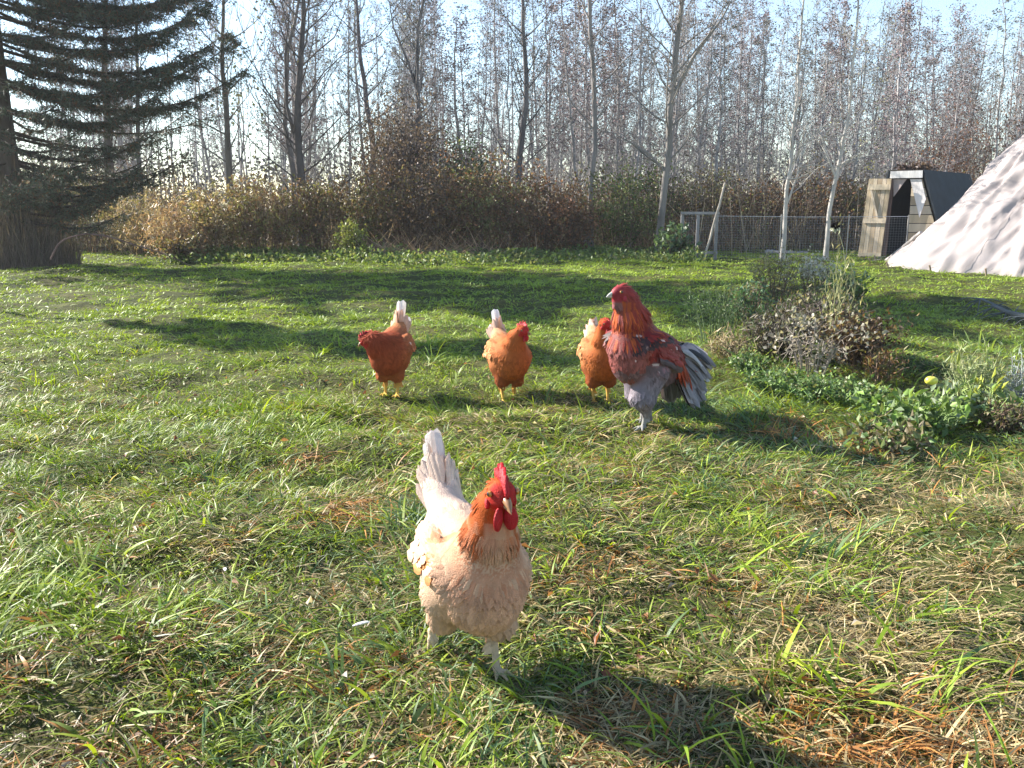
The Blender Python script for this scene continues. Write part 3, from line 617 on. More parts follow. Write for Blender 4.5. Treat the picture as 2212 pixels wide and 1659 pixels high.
stick('pole', a, b, .035, .03, (.40, .37, .35), 'grey pole slanting up beside the left edge of the tent', 'pole')

# ------------------------------------------------------------------ plank shed with dark roof
def shed():
    O = G(1858, 556); e = nrm(np.array([.66, .75, 0])); rr = np.array([e[1], -e[0], 0.])
    root = empty('shed', O); tag(root, 'small plank shed with open door and dark slanted roof behind the tent', 'shed')
    def Q(u, v, off=0.0):
        d = ray(u, v); o = np.array([0, 0, CAMH]); t = np.dot(O - e * off - o, e) / np.dot(d, e); return o + d * t - O
    def slab(mb, poly, th, C, off=0.0):
        p = np.array([Q(u, v, off) for u, v in poly]); p[:, 2] = np.maximum(p[:, 2], -.02); n = len(p); V = np.concatenate([p, p + e * th])
        mb.add(V, [[i, i + n, (i + 1) % n + n, (i + 1) % n] for i in range(n)], [[0, i + 1, i] for i in range(1, n - 1)] + [[n, n + i, n + i + 1] for i in range(1, n - 1)], C)
    W = [(.50, .40, .27), (.58, .48, .35), (.44, .34, .23), (.54, .45, .34)]
    rd = np.random.default_rng(2)
    def L2(a, b, t): return (a[0] + (b[0] - a[0]) * t, a[1] + (b[1] - a[1]) * t)
    # door of five upright boards, with two ledges and a brace, standing a little proud of the front
    db = MB(); TL, TR, BL, BRr = (1877, 386), (1926, 386), (1852, 557), (1902, 558)
    for k in range(5):
        a0, a1 = k / 5 + .008, (k + 1) / 5 - .008; slab(db, [L2(TL, TR, a0), L2(TL, TR, a1), L2(BL, BRr, a1), L2(BL, BRr, a0)], .022, W[k % 4], .16)
    door = db.build('door', M['wood'], root, smooth=False)
    for (t0, t1) in [(.07, .14), (.50, .56), (.93, .98)]:
        lb = MB(); slab(lb, [L2(TL, BL, t0), L2(TR, BRr, t0), L2(TR, BRr, t1), L2(TL, BL, t1)], .02, W[1], .19); lb.build('ledge', M['wood'], door, smooth=False)
    lb = MB(); slab(lb, [(1876, 398), (1880, 396), (1897, 470), (1893, 472)], .018, W[3], .185); lb.build('brace', M['wood'], door, smooth=False)
    # lintel
    lb = MB(); slab(lb, [(1924, 370), (1993, 368), (1992, 384), (1922, 385)], .04, (.72, .70, .68), .06); lb.build('lintel', M['wood'], root, smooth=False)
    # front boards right of the doorway (horizontal) and gable pieces
    fb = MB(); n = 9
    for k in range(n):
        a0, a1 = k / n + .004, (k + 1) / n - .004; A, B_, C_, D = (1970, 386), (1992, 386), (2040, 560), (1958, 560)
        slab(fb, [L2(A, D, a0), L2(B_, C_, a0), L2(B_, C_, a1), L2(A, D, a1)], .02, W[k % 4], .0)
    fb.build('front_wall', M['wood'], root, smooth=False)
    fb = MB(); slab(fb, [(1930, 387), (1958, 387), (1930, 425)], .02, (.45, .38, .36), .0); fb.build('gable_board', M['wood'], root, smooth=False)
    # pale flap over the right of the doorway
    fb = MB(); slab(fb, [(1966, 387), (1990, 387), (2000, 430), (1986, 470), (1974, 420)], .015, (.74, .69, .66), .03); fb.build('door_flap', M['wood'], root, smooth=False)
    # left post
    fb = MB(); slab(fb, [(1922, 387), (1930, 387), (1912, 558), (1903, 558)], .06, (.20, .14, .12), .0); fb.build('post', M['wood'], root, smooth=False)
    # roof: two slopes going back, with open dark interior
    D = 3.0
    def roof(top, bot, C, name, t=.03, out=1):
        p0, p1 = Q(*top), Q(*bot); p1 = p1 + (p1 - p0) * .0; nn = nrm(np.cross(p1 - p0, e)) * t * out; V = np.array([p0 - e * .05, p1 - e * .05, p1 + e * D, p0 + e * D]); V = np.concatenate([V, V + nn])
        mb = MB(); mb.add(V, [[0, 1, 2, 3], [7, 6, 5, 4], [0, 4, 5, 1], [1, 5, 6, 2], [2, 6, 7, 3], [3, 7, 4, 0]], None, C); return mb.build(name, M['felt'], root, smooth=False)
    M['felt'] = vmat('roofing_felt', .75, .25, 0, .2, 5, .3, 60)
    roof((1994, 368), (2046, 562), (.022, .030, .038), 'roof_slope', out=1)
    roof((1924, 368), (1880, 562), (.022, .030, .038), 'roof_slope', out=-1)
    roof((1925, 367), (1994, 367), (.05, .04, .035), 'roof_top', out=-1)
    # back wall and a red brown floor inside
    p = [Q(1924, 370), Q(1994, 370), Q(2040, 560), Q(1885, 560)]; p = np.array(p) + e * (D - .05); mb = MB(); mb.add(np.concatenate([p, p + e * .03]), [[0, 1, 2, 3], [7, 6, 5, 4], [0, 4, 5, 1], [1, 5, 6, 2], [2, 6, 7, 3], [3, 7, 4, 0]], None, (.16, .05, .045))
    mb.build('back_wall', M['wood'], root, smooth=False)
    # leafy litter on the roof
    mb = MB(); N = 420; t = rd.random(N)[:, None]; s = rd.random(N)[:, None]; q = Q(1930, 367) * (1 - t) + Q(1990, 366) * t + e * s * .7; mb.leaves(q + np.abs(rd.normal(0, .035, (N, 3))) + [0, 0, .03], rd.normal(0, 1, (N, 3)), nrm(rd.normal(0, 1, (N, 3))), .08, .05, (.09, .06, .05)); mb.build('leaf_litter', M['leaf'], root)
shed()

# ------------------------------------------------------------------ wire netting fence, gate frame, leaning pole
def netting(mb, p, q, h, step=.045, r=.0010, C=(.36, .37, .39)):
    L = np.linalg.norm(q - p); n = int(L / step); d = (q - p) / L; nrmv = np.array([-d[1], d[0], 0])
    def strips(A, B, off):
        A = np.asarray(A); B = np.asarray(B); ax = nrm(B - A); sd = nrm(np.cross(ax, nrmv)) * r; N = len(A)
        V = np.stack([A - sd, A + sd, B + sd, B - sd], 1) + nrmv * off; mb.add(V.reshape(-1, 3), np.arange(N * 4).reshape(N, 4), None, C)
    x = (np.arange(n + 1) * step)[:, None]; A = p + d * x; strips(A, A + [0, 0, h], 0)
    z = np.arange(0, h + 1e-6, step)[:, None]; A = p + np.array([0, 0, 1.]) * z; strips(A, A + d * L, .002)
def fence():
    a = G(1540, 545); b = G(1975, 560); a[1] = 16.6; a = np.array([P(1545, 500, 16.6)[0], 16.6, 0]); b = np.array([P(1960, 500, 15.9)[0], 15.9, 0])
    root = empty('netting_fence', a); tag(root, 'low grey wire netting fence running from the gate frame past the shed door', 'fence')
    h = .80; mb = MB(); netting(mb, a - a, b - a, h); mb.build('netting', M['metal'], root)
    mb = MB(); mb.tube([[0, 0, h], (b - a) / 2 + [0, 0, h - .015], b - a + [0, 0, h]], .004, (.6, .6, .62), 5); mb.build('top_wire', M['metal'], root)
    for t in (.35, .7, 1.0):
        mb = MB(); q = (b - a) * t; mb.tube([q - [0, 0, .1], q + [0, 0, h + .03]], .012, (.35, .33, .3), 6); mb.build('post', M['metal'], root)
    # gate frame
    g0 = np.array([P(1473, 500, 16.9)[0], 16.9, 0]); g1 = np.array([P(1547, 500, 16.75)[0], 16.75, 0]); zt = P(1500, 459, 16.9)[2]
    root = empty('gate_frame', g0); tag(root, 'small weathered wooden gate frame at the left end of the netting', 'gate')
    for t in (0, .46, 1.0):
        q = (g1 - g0) * t; mb = MB(); mb.box(q + [0, 0, zt / 2 - .05], (.055, .045, zt + .02), None, (.26, .25, .25)); mb.build('post', M['wood'], root, smooth=False)
    d = g1 - g0; L = np.linalg.norm(d); an = math.atan2(d[1], d[0]); Rz = [[math.cos(an), -math.sin(an), 0], [math.sin(an), math.cos(an), 0], [0, 0, 1]]
    for z in (zt - .01, .12):
        mb = MB(); mb.box(d / 2 + [0, -.035, z], (L + .08, .022, .05), Rz, (.30, .28, .28)); mb.build('rail', M['wood'], root, smooth=False)
    mb = MB(); netting(mb, np.array([0, .03, 0.]), d + [0, .03, 0], zt - .03); mb.build('netting', M['metal'], root)
fence()
stick('leaning_pole', np.array([P(1522, 535, 16.3)[0], 16.3, -.02]), P(1566, 395, 16.6), .024, .020, (.46, .40, .33), 'peeled pole leaning right above the gate frame', 'pole', wob=.012)
a = G(1655, 549); b = G(1745, 553); stick('fallen_log', a + [0, 0, .05], b + [0, 0, .05], .05, .04, (.34, .31, .30), 'grey log lying on the grass in front of the netting', 'log', 'bark')
a = P(2118, 645, 8.1); b = P(2260, 716, 7.1); stick('dead_branch', b, a, .035, .010, (.11, .12, .12), 'dead dark branch poking in over the lawn at the right edge', 'branch', 'bark', wob=.02, twigs=40)
def arc_branch():
    px = [(110, 560, 13.2), (128, 520, 13.1), (185, 503, 13.0), (240, 512, 12.9), (300, 532, 12.8), (355, 548, 12.7), (425, 580, 12.4)]
    pts = np.array([P(*p) for p in px]); mb = MB(); t = np.linspace(0, 1, 30); s = np.linspace(0, 1, len(pts)); q = np.stack([np.interp(t, s, pts[:, i]) for i in range(3)], 1)
    for _ in range(3): q[1:-1] = (q[:-2] + q[2:] + 2 * q[1:-1]) / 4
    mb.tube(q - q[0], np.linspace(.016, .004, 30), (.16, .10, .09), 6); r = np.random.default_rng(1)
    for _ in range(14):
        k = r.integers(8, 30); d = nrm(r.normal(0, 1, 3) + [.6, 0, .1]); mb.tube(np.array([q[k], q[k] + d * .12, q[k] + d * .22 + [0, 0, -.03]]) - q[0], [.004, .003, .0015], (.16, .10, .09), 3)
    o = mb.build('low_branch', M['bark']); o.location = tuple(q[0]); tag(o, 'thin bare branch arching down to the lawn right of the spruce foot', 'branch')
arc_branch()

# ------------------------------------------------------------------ birds
def rotm(yaw=0, pitch=0):      # pitch > 0 lifts the nose (+x)
    c, s = math.cos(yaw), math.sin(yaw); Rz = np.array([[c, -s, 0], [s, c, 0], [0, 0, 1.]]); c, s = math.cos(pitch), math.sin(pitch); Ry = np.array([[c, 0, -s], [0, 1, 0], [s, 0, c]])
    return Rz @ Ry
class Prim:
    def __init__(s, kind, reg, k, **a): s.kind, s.reg, s.k = kind, reg, k; s.__dict__.update(a)
    def d(s, p):
        if s.kind == 'cap':
            ab = s.b - s.a; t = np.clip(((p - s.a) @ ab) / (ab @ ab), 0, 1); return np.linalg.norm(p - s.a - t[..., None] * ab, axis=-1) - (s.ra + (s.rb - s.ra) * t)
        q = (p - s.c) @ s.R; k0 = np.linalg.norm(q / s.r, axis=-1); k1 = np.linalg.norm(q / s.r ** 2, axis=-1); return k0 * (k0 - 1) / np.maximum(k1, 1e-9)
def cap(a, b, ra, rb, reg, k=.03): return Prim('cap', reg, k, a=np.array(a, float), b=np.array(b, float), ra=ra, rb=rb)
def ell(c, r, reg, yaw=0, pitch=0, k=.03): return Prim('ell', reg, k, c=np.array(c, float), r=np.array(r, float), R=rotm(yaw, pitch))
def surface_nets(prims, h):
    lo, hi = [], []
    for p in prims:
        if p.kind == 'cap': m = max(p.ra, p.rb); lo += [p.a - m, p.b - m]; hi += [p.a + m, p.b + m]
        else: m = p.r.max(); lo.append(p.c - m); hi.append(p.c + m)
    lo = np.min(lo, 0) - 3 * h; hi = np.max(hi, 0) + 3 * h; n = np.ceil((hi - lo) / h).astype(int)
    ax = [lo[i] + h * np.arange(n[i]) for i in range(3)]; X = np.stack(np.meshgrid(*ax, indexing='ij'), -1); F = None
    for p in prims:
        dd = p.d(X)
        if F is None: F = dd
        else: hh = np.clip(.5 + .5 * (F - dd) / p.k, 0, 1); F = F * (1 - hh) + dd * hh - p.k * hh * (1 - hh)
    S = F < 0; cs = [(i, j, k) for i in (0, 1) for j in (0, 1) for k in (0, 1)]
    sh = tuple(x - 1 for x in F.shape); cor = {c: F[c[0]:c[0] + sh[0], c[1]:c[1] + sh[1], c[2]:c[2] + sh[2]] for c in cs}
    anyin = np.zeros(sh, bool); allin = np.ones(sh, bool)
    for c in cs: b = cor[c] < 0; anyin |= b; allin &= b
    act = anyin & ~allin; idx = -np.ones(sh, int); I = np.argwhere(act); idx[act] = np.arange(len(I)); acc = np.zeros((len(I), 3)); cn = np.zeros(len(I))
    val = {c: cor[c][act] for c in cs}
    for c in cs:
        for a in range(3):
            if c[a]: continue
            c2 = list(c); c2[a] = 1; c2 = tuple(c2); v0, v1 = val[c], val[c2]; m = (v0 < 0) != (v1 < 0); t = v0 / np.where(m, v0 - v1, 1)
            q = np.tile(np.array(c, float), (len(I), 1)); q[:, a] += t; acc[m] += q[m]; cn[m] += 1
    V = lo + h * (I + acc / cn[:, None]); faces = []
    for a in range(3):
        b, c = (a + 1) % 3, (a + 2) % 3; s0 = [slice(1, x - 1) for x in F.shape]; s0[a] = slice(0, F.shape[a] - 1); s1 = list(s0); s1[a] = slice(1, F.shape[a])
        A, B = S[tuple(s0)], S[tuple(s1)]; m = A != B; e = np.argwhere(m); off = np.array([1, 1, 1]); off[a] = 0; e = e + off; fl = A[m]
        def at(db, dc): q = e.copy(); q[:, b] -= db; q[:, c] -= dc; return idx[q[:, 0], q[:, 1], q[:, 2]]
        f = np.stack([at(1, 1), at(0, 1), at(0, 0), at(1, 0)], 1); f[~fl] = f[~fl][:, ::-1]; faces.append(f)
    return V, np.concatenate(faces)
def vnormals(V, Fq):
    n = np.cross(V[Fq[:, 2]] - V[Fq[:, 0]], V[Fq[:, 3]] - V[Fq[:, 1]]); N = np.zeros_like(V)
    for k in range(4):
        for c in range(3): N[:, c] += np.bincount(Fq[:, k], n[:, c], len(V))
    return nrm(N)
def plume(mb, p, f, n, L, W, C, C2, lift=.18, curl=0.0, seg=4):
    """many small contour feathers at once: p base, f direction, n surface normal"""
    N = len(p); sd = nrm(np.cross(n, f)); prof = {4: [.35, .95, 1.0, .62, .0], 5: [.3, .8, 1., .95, .6, .0]}[seg]; rows = []; cols = []
    L = L[:, None]; W = W[:, None]; lift = np.broadcast_to(np.asarray(lift, float), (N,))[:, None]
    for k in range(seg + 1):
        t = k / seg; c = p - n * .0015 + f * L * t + n * L * (lift * (t - .55 * t * t) + curl * t * t); w = W * .5 * prof[k]
        for s in (-1, 0, 1): rows.append(c + sd * s * w - n * abs(s) * w * .28); cols.append((C * (1 - .5 * t) + C2 * .5 * t) if s == 0 else (C * .55 + C2 * .45 if t < .7 else C2))
    V = np.stack(rows, 1); CC = np.stack(cols, 1); o = np.arange(N)[:, None] * V.shape[1]; Fs = []
    for k in range(seg):
        for s in (0, 1): a = k * 3 + s; Fs.append(o + np.array([[a, a + 1, a + 4, a + 3]]))
    mb.add(V.reshape(-1, 3), np.concatenate(Fs), None, CC.reshape(-1, 3))
def long_feather(mb, base, d, n, L, W, C, C2=None, curve=(0, 0, 0), seg=10, tip=.5, ragged=None):
    d = nrm(np.array(d, float)); n = np.array(n, float); n = nrm(n - d * (n @ d)); sd = np.cross(n, d); C = np.array(C); C2 = C if C2 is None else np.array(C2); V = []; CC = []
    for k in range(seg + 1):
        t = k / seg; c = np.array(base) + d * L * t + np.array(curve) * t * t; w = W * .5 * min(1, .35 + 2.2 * t) * (math.sqrt(max(0, 1 - ((t - .8) / .2) ** 2)) if t > .8 else 1)
        for s in (-1, -.5, 0, .5, 1):
            V.append(c + sd * s * w - n * (abs(s) ** 1.3) * w * .3); CC.append((C * (1 - t) + C2 * t) * (1.08 if s == 0 else 1 - .10 * abs(s)))
    mb.add(V, [[k * 5 + s, k * 5 + s + 1, k * 5 + s + 6, k * 5 + s + 5] for k in range(seg) for s in range(4)], None, CC)
def extr(mb, poly, th, Rm, o, C, bulge=0.0):
    """closed outline in the local x-z plane, thickness along local y with a rounded rim"""
    p = np.array(poly, float); n = len(p); cen = p.mean(0); rings = []
    for yy, s in ((-th, .0), (-th, .80), (-th * .55, 1.), (th * .55, 1.), (th, .80), (th, .0)):
        q = cen + (p - cen) * (s if s > .1 else .02); rings.append(np.stack([q[:, 0], np.full(n, yy * (1 + (bulge if s < .1 else 0))), q[:, 1]], 1))
    V = np.concatenate(rings) @ Rm.T + o; F = [[r * n + i, r * n + (i + 1) % n, (r + 1) * n + (i + 1) % n, (r + 1) * n + i] for r in range(5) for i in range(n)]
    mb.add(V, F, None, C)

def make_bird(name, label, loc, heading, sc, S, seed):
    r = np.random.default_rng(seed); root = empty(name, loc, heading); root.scale = (sc, sc, sc); tag(root, label, name)
    prims = list(S['prims']); Rg = S['regions']
    # legs: (hip, knee, hock, ankle, toe yaw, toe pitch)
    for (hip, knee, hock, ank, ty, tp) in S['legs']:
        tr = S.get('thigh', (.058, .036, .015)); sr = S.get('shank', .0078)
        prims += [cap(hip, knee, tr[0], tr[1], 'thigh', .03), cap(knee, hock, tr[1], tr[2], 'thigh', .02), cap(hock, ank, sr * 1.15, sr, 'leg', .008)]
        for dy, L in ((0, .052), (.55, .043), (-.55, .043), (math.pi, .022)):
            v = rotm(ty + dy, tp) @ np.array([1., 0, 0]); m = np.array(ank) + v * L * .55 + [0, 0, .003]; e2 = np.array(ank) + v * L * S.get('toe', 1) + [0, 0, -.003 if tp == 0 else -.006]
            prims += [cap(ank, m, sr * .72, sr * .6, 'leg', .006), cap(m, e2, sr * .6, sr * .35, 'leg', .004)]
    V, Fq = surface_nets(prims, S.get('h', .0042)); N = vnormals(V, Fq)
    D = np.stack([p.d(V) for p in prims], 1); Wt = np.exp(-(D - D.min(1, keepdims=True)) / .015); Wt /= Wt.sum(1, keepdims=True); regs = [p.reg for p in prims]
    col = lambda key: Wt @ np.array([Rg[g][key] for g in regs], float)
    C = col('c'); flow = Wt @ np.array([Rg[g].get('f', (-1, 0, -.3)) for g in regs], float)
    dens = Wt @ np.array([Rg[g].get('n', 1.) for g in regs], float); FL = Wt @ np.array([Rg[g].get('L', .03) for g in regs], float); FW = Wt @ np.array([Rg[g].get('W', .018) for g in regs], float); LF = Wt @ np.array([Rg[g].get('lift', .12) for g in regs], float)
    # bare red face round the beak and eyes
    hc, hR = np.array(S['head']), rotm(S['hyaw'], S.get('hpitch', 0)); hs = S.get('hs', 1.0); q = (V - hc) @ hR / hs
    face = np.clip((q[:, 0] + .006 - .10 * np.abs(q[:, 2] + .006)) / .012, 0, 1) * np.clip((.030 - np.abs(q[:, 2] + .004)) / .006, 0, 1) * (q[:, 0] < .08) * (np.abs(q[:, 1]) < .05)
    C = C * (1 - face[:, None]) + face[:, None] * np.array(S['face']); C = C * (.93 + .14 * r.random((len(V), 1)))
    if S.get('paint'): C = S['paint'](V, N, C, r)
    body = MB(); body.add(V, Fq, None, C)
    M_ = S['count']; p_ok = np.where((dens > .25) & (face < .3))[0]; sel = p_ok[r.random(len(p_ok)) < dens[p_ok] / dens.max()]; sel = r.choice(sel, min(M_, len(sel)), replace=False)
    n_, f_ = N[sel], flow[sel] + r.normal(0, .10, (len(sel), 3)); f_ = nrm(f_ - n_ * (f_ * n_).sum(1, keepdims=True)); vv = 1 + S.get('vary', .15) * (2 * r.random((len(sel), 1)) - 1)
    c0 = C[sel] * vv; c1 = np.clip(c0 * S.get('edge', 1.06), 0, .92)
    if S.get('tips'): nb_ = (Wt @ np.array([1. if g == 'neckbase' else 0. for g in regs]))[sel][:, None] * .75 * r.random((len(sel), 1)); c1 = c1 * (1 - nb_) + nb_ * np.array(Rg['breast']['c'])
    plume(body, V[sel], f_, n_, FL[sel] * (.75 + .5 * r.random(len(sel))), FW[sel] * (.8 + .4 * r.random(len(sel))), c0, c1, LF[sel] * (.6 + .8 * r.random(len(sel))))
    body.build('body', M[S.get('mat', 'feather')], root)
    # wings: overlapping coverts and flight feathers on each side
    for s in (-1, 1):
        wb = MB(); w = S['wing']; sh_, tipp = np.array(w['a'], float) * [1, s, 1], np.array(w['b'], float) * [1, s, 1]
        for k in range(w.get('n', 9)):      # secondaries stacked from below upward
            t = k / (w.get('n', 9) - 1); b = sh_ * (1 - t) + tipp * t + np.array([0, s * (.006 + .004 * math.sin(t * 3)), -.030 + .016 * t]) * w.get('k', 1)
            long_feather(wb, b, np.array(w['d']) * [1, s, 1] + [0, 0, .10 * (t - .5)], [0, s, .25], w['L'] * (1 - .25 * t), .026 * w.get('k', 1), w['c2'], np.array(w['c2']) * .85, (0, -s * .022, 0))
        for row in range(4):
            for k in range(9):
                t = k / 8 * .9; b = sh_ * (1 - t) + tipp * t + np.array([0, s * (.013 + .003 * (4 - row)), -.012 + row * .014]) * w.get('k', 1) + r.normal(0, .002, 3)
                cc = np.array(w['c'] if row > 0 else w['c3']) * (.85 + .3 * r.random())
                if r.random() < w.get('patch', 0): cc = np.array(w['cp']) * (.8 + .4 * r.random())
                long_feather(wb, b, np.array(w['d']) * [1, s, 1] + r.normal(0, .05, 3), [0, s, .35 + .12 * row], (.048 - .004 * row) * w.get('k', 1), .026 * w.get('k', 1), cc, cc * 1.1, (0, -s * .004, 0), seg=5)
        wb.build('wing', M[S.get('mat', 'feather')], root)
    tb = MB(); S['tail'](tb, r); tb.build('tail', M[S.get('mat', 'feather')], root)
    # head furniture
    cs = S.get('comb', 1.0)
    if cs > 0:
        pl = [(-.034, .012), (-.040, .030), (-.031, .036), (-.027, .030), (-.020, .048), (-.012, .036), (-.004, .056), (.003, .040), (.011, .054), (.016, .036), (.024, .044), (.027, .026), (.034, .018), (.036, .004), (.026, .010), (.0, .020), (-.018, .018)]
        pl = [(x, .012 + (z - .012) * cs) for x, z in pl]; cb = MB(); extr(cb, np.array(pl) * hs, .0042 * hs, hR, hc, S['comb_c'], .3); cb.build('comb', M['skin'], root)
    else:
        cb = MB(); P3 = np.array([(x, y, z) for x in np.linspace(-.012, .03, 9) for y, z in ((-.008, .022), (0, .030), (.008, .022))]) * hs; P3[:, 2] += r.normal(0, .002, 27); P3[:, 2] -= np.repeat(np.linspace(0, .012, 9), 3) * hs
        cb.add(P3 @ hR.T + hc, [[i * 3 + j, i * 3 + j + 1, i * 3 + j + 4, i * 3 + j + 3] for i in range(8) for j in (0, 1)], None, S['comb_c']); cb.build('comb', M['skin'], root)
    ws = S.get('wattle', 1.0)
    for s in (-1, 1):
        wt = MB(); a = np.linspace(0, 2 * math.pi, 16, endpoint=False); pl = np.stack([.024 + .0115 * np.cos(a) * ws, -.034 - .004 * ws + (.018 * ws) * np.sin(a)], 1)
        extr(wt, pl * hs, .0035 * hs, hR @ rotm(s * .8, 0), hc + hR @ np.array([.004, -s * .006, 0]) * hs, S['wattle_c'], .5); wt.build('wattle', M['skin'], root)
        lb = MB(); pl = np.stack([-.004 + .007 * np.cos(a), -.018 + .010 * np.sin(a)], 1); extr(lb, pl * hs, .003 * hs, hR, hc + hR @ np.array([0, s * .0245, 0]) * hs, np.array(S['wattle_c']) * 1.05, .5); lb.build('earlobe', M['skin'], root)
        ey = MB(); th = np.linspace(0, math.pi, 9); ph = np.linspace(0, 2 * math.pi, 12, endpoint=False); rr = .0058 * hs
        Pn = np.array([(math.sin(t) * math.cos(f), math.cos(t) * s, math.sin(t) * math.sin(f)) for t in th for f in ph]); cc = np.array([(.01, .008, .008) if i // 12 <= 2 else (.55, .22, .03) if i // 12 <= 4 else (.2, .03, .02) for i in range(len(Pn))])
        ey.add((Pn * rr + np.array([.010, s * .0240, .006]) * hs) @ hR.T + hc, [[i * 12 + j, i * 12 + (j + 1) % 12, (i + 1) * 12 + (j + 1) % 12, (i + 1) * 12 + j] for i in range(8) for j in range(12)], None, cc); ey.build('eye', M['eye'], root)
    bk = MB(); m = 7; t = np.linspace(0, 1, m); x = .026 + .030 * t
    for (z0, dz, rad) in ((-.001, -.013, .0085), (-.010, -.005, .0060)):
        L = 1 if z0 > -.005 else .8; bk.tube((np.stack([.026 + .030 * t * L, 0 * t, z0 + dz * t ** 2], 1) * hs) @ hR.T + hc, rad * hs * (1 - t ** 1.6 * .93), S['beak'], 8)
    bk.build('beak', M['beak'], root)
    return root

def hen_spec(pal, neck, head, hyaw, legs, tail, hpitch=-.1, cz=0, **k):
    k_ = dict(cz=cz)
    pr = [ell((-.02, 0, .25), (.160, .084, .098), 'back', 0, -.12, .03), ell((.062, 0, .232), (.096, .088, .102), 'breast', 0, 0, .04), ell((-.10, 0, .225), (.09, .078, .08), 'fluff', 0, 0, .04),
          cap((-.11, 0, .295), (-.20, 0, .365), .064, .030, 'saddle', .04), ell((-.03, .076, .262), (.125, .026, .066), 'wingr', .06, -.1, .02), ell((-.03, -.076, .262), (.125, .026, .066), 'wingr', -.06, -.1, .02)]
    for i in range(len(neck) - 1): (a, ra), (b, rb) = neck[i], neck[i + 1]; pr.append(cap(a, b, ra, rb, 'neck' if i else 'neckbase', .035))
    hR = rotm(hyaw, hpitch); pr += [cap(neck[-1][0], head, neck[-1][1], .024, 'neck', .02), ell(head, (.034, .027, .028), 'headr', hyaw, hpitch, .012), ell(np.array(head) + hR @ np.array([.018, 0, -.006]), (.018, .016, .015), 'headr', hyaw, hpitch, .01)]
    reg = dict(back=dict(c=pal['back'], f=(-1, 0, -.1), L=.036, W=.024), breast=dict(c=pal['breast'], f=(-.35, 0, -1), L=.034, W=.027, lift=.09), fluff=dict(c=pal['fluff'], f=(-.7, 0, -.8), L=.04, W=.02, lift=.2),
               saddle=dict(c=pal['saddle'], f=(-1, 0, .75), L=.042, W=.020, lift=.15), wingr=dict(c=pal['wing'], f=(-1, 0, -.1), L=.035, W=.024, lift=.08), neckbase=dict(c=pal['neck2'], f=(-.35, 0, -1), L=.055, W=.009, n=2.6, lift=.03),
               neck=dict(c=pal['neck'], f=(-.3, 0, -1), L=.044, W=.007, n=3.4, lift=.03), headr=dict(c=pal['head'], f=(-1, 0, -.6), L=.012, W=.005, n=2.5, lift=.04), thigh=dict(c=pal['fluff'], f=(-.25, 0, -1), L=.03, W=.016, lift=.16), leg=dict(c=pal['leg'], n=0))
    def tailf(mb, r):
        lean, spread, n, L, c1, c2 = tail
        for k in range(n):
            s = -1 if k % 2 else 1; t = (k // 2) / max(1, n // 2 - 1); a = lean - .42 * t
            d = np.array([-math.cos(a), s * spread * (.25 + t), math.sin(a)]); long_feather(mb, np.array([-.19 - k_.get('cz', 0) * .35, s * (.007 + .010 * t), .372 - .045 * t + k_.get('cz', 0)]), d, [.85, s * .55, .25], L * (1 - .25 * t) * (.93 + .14 * r.random()), .042, np.array(c1) * (.9 + .2 * r.random()), np.array(c2), (-.006, 0, .004))
        for k in range(64):    # coverts round the tail root
            s = -1 if k % 2 else 1; t = r.random(); a = lean - .5 * t; d = np.array([-math.cos(a), s * (.05 + .25 * t), math.sin(a)])
            long_feather(mb, np.array([-.165 + .02 * r.random() - k_.get('cz', 0) * .2, s * (.008 + .022 * t), .355 - .06 * t + k_.get('cz', 0) * r.random()]), d, [.6, s * .7, .4], .06 + .045 * r.random(), .024, np.array(pal['saddle']) * (.8 + .35 * r.random()), np.array(c1) * .5 + np.array(pal['saddle']) * .5, seg=6)
    if k_.get('cz'): pr.append(cap((-.195, 0, .36), (-.235, 0, .455), .036, .012, 'saddle', .04))
    S = dict(prims=pr, regions=reg, legs=legs, head=head, hyaw=hyaw, hpitch=hpitch, face=(.44, .028, .024), comb_c=(.52, .020, .030), wattle_c=(.50, .018, .026), beak=(.30, .15, .07), count=5200, tail=tailf,
             wing=dict(a=(.045, .088, .262), b=(-.10, .082, .262), d=(-1, .0, -.08), L=.125, c=pal['wing'], c2=pal['flight'], c3=pal['wing'], cp=pal['patch'], patch=pal.get('pp', 0)))
    S.update(k); return S
def feet(l=0, rgt=0, w=.052):     # standing legs
    return [((-.0, w, .19), (.02, w, .128), (-.012, w, .088), (.012 + l, w, .010), .08, 0), ((-.0, -w, .19), (.02, -w, .128), (-.012, -w, .088), (.012 + rgt, -w, .010), -.08, 0)]
def gpt(u, v): p = G(u, v); p[2] = float(ground_z(p[0], p[1])); p = G(u, v, p[2]); p[2] += .004; return p

CREAM = dict(back=(.62, .42, .29), breast=(.52, .30, .19), fluff=(.50, .32, .21), saddle=(.70, .53, .43), wing=(.68, .48, .33), flight=(.72, .58, .48), neck=(.36, .070, .012), neck2=(.40, .10, .024), head=(.42, .085, .02), leg=(.58, .45, .30), patch=(.55, .24, .09), pp=.22)
def bib(V, N, C, r):
    x, z, y = V[:, 0], V[:, 2], V[:, 1]; nz_ = noise2(np.arctan2(y, x - .03) * 11, z * 7, 1, 1) * .6 + noise2(np.arctan2(y, x - .03) * 3, z * 20, 1, 2) * .4
    up = np.clip((z + .17 * (nz_ - .5) + .10 * np.clip(.06 - x, 0, .1) - .310) / .095, 0, 1); m = (x > -.01) & (z > .25) & (z < .40); f = (up * m)[:, None]; g = ((1 - up) * m * (C[:, 0] - C[:, 1] > .26))[:, None]
    C = C * (1 - g) + g * np.array([.54, .33, .21]); sh = (m & (x < .055) & (np.abs(y) > .04) & (nz_ > .52) & (z > .27))[:, None]; return C * (1 - .6 * sh) + .6 * sh * np.array([.46, .17, .05])
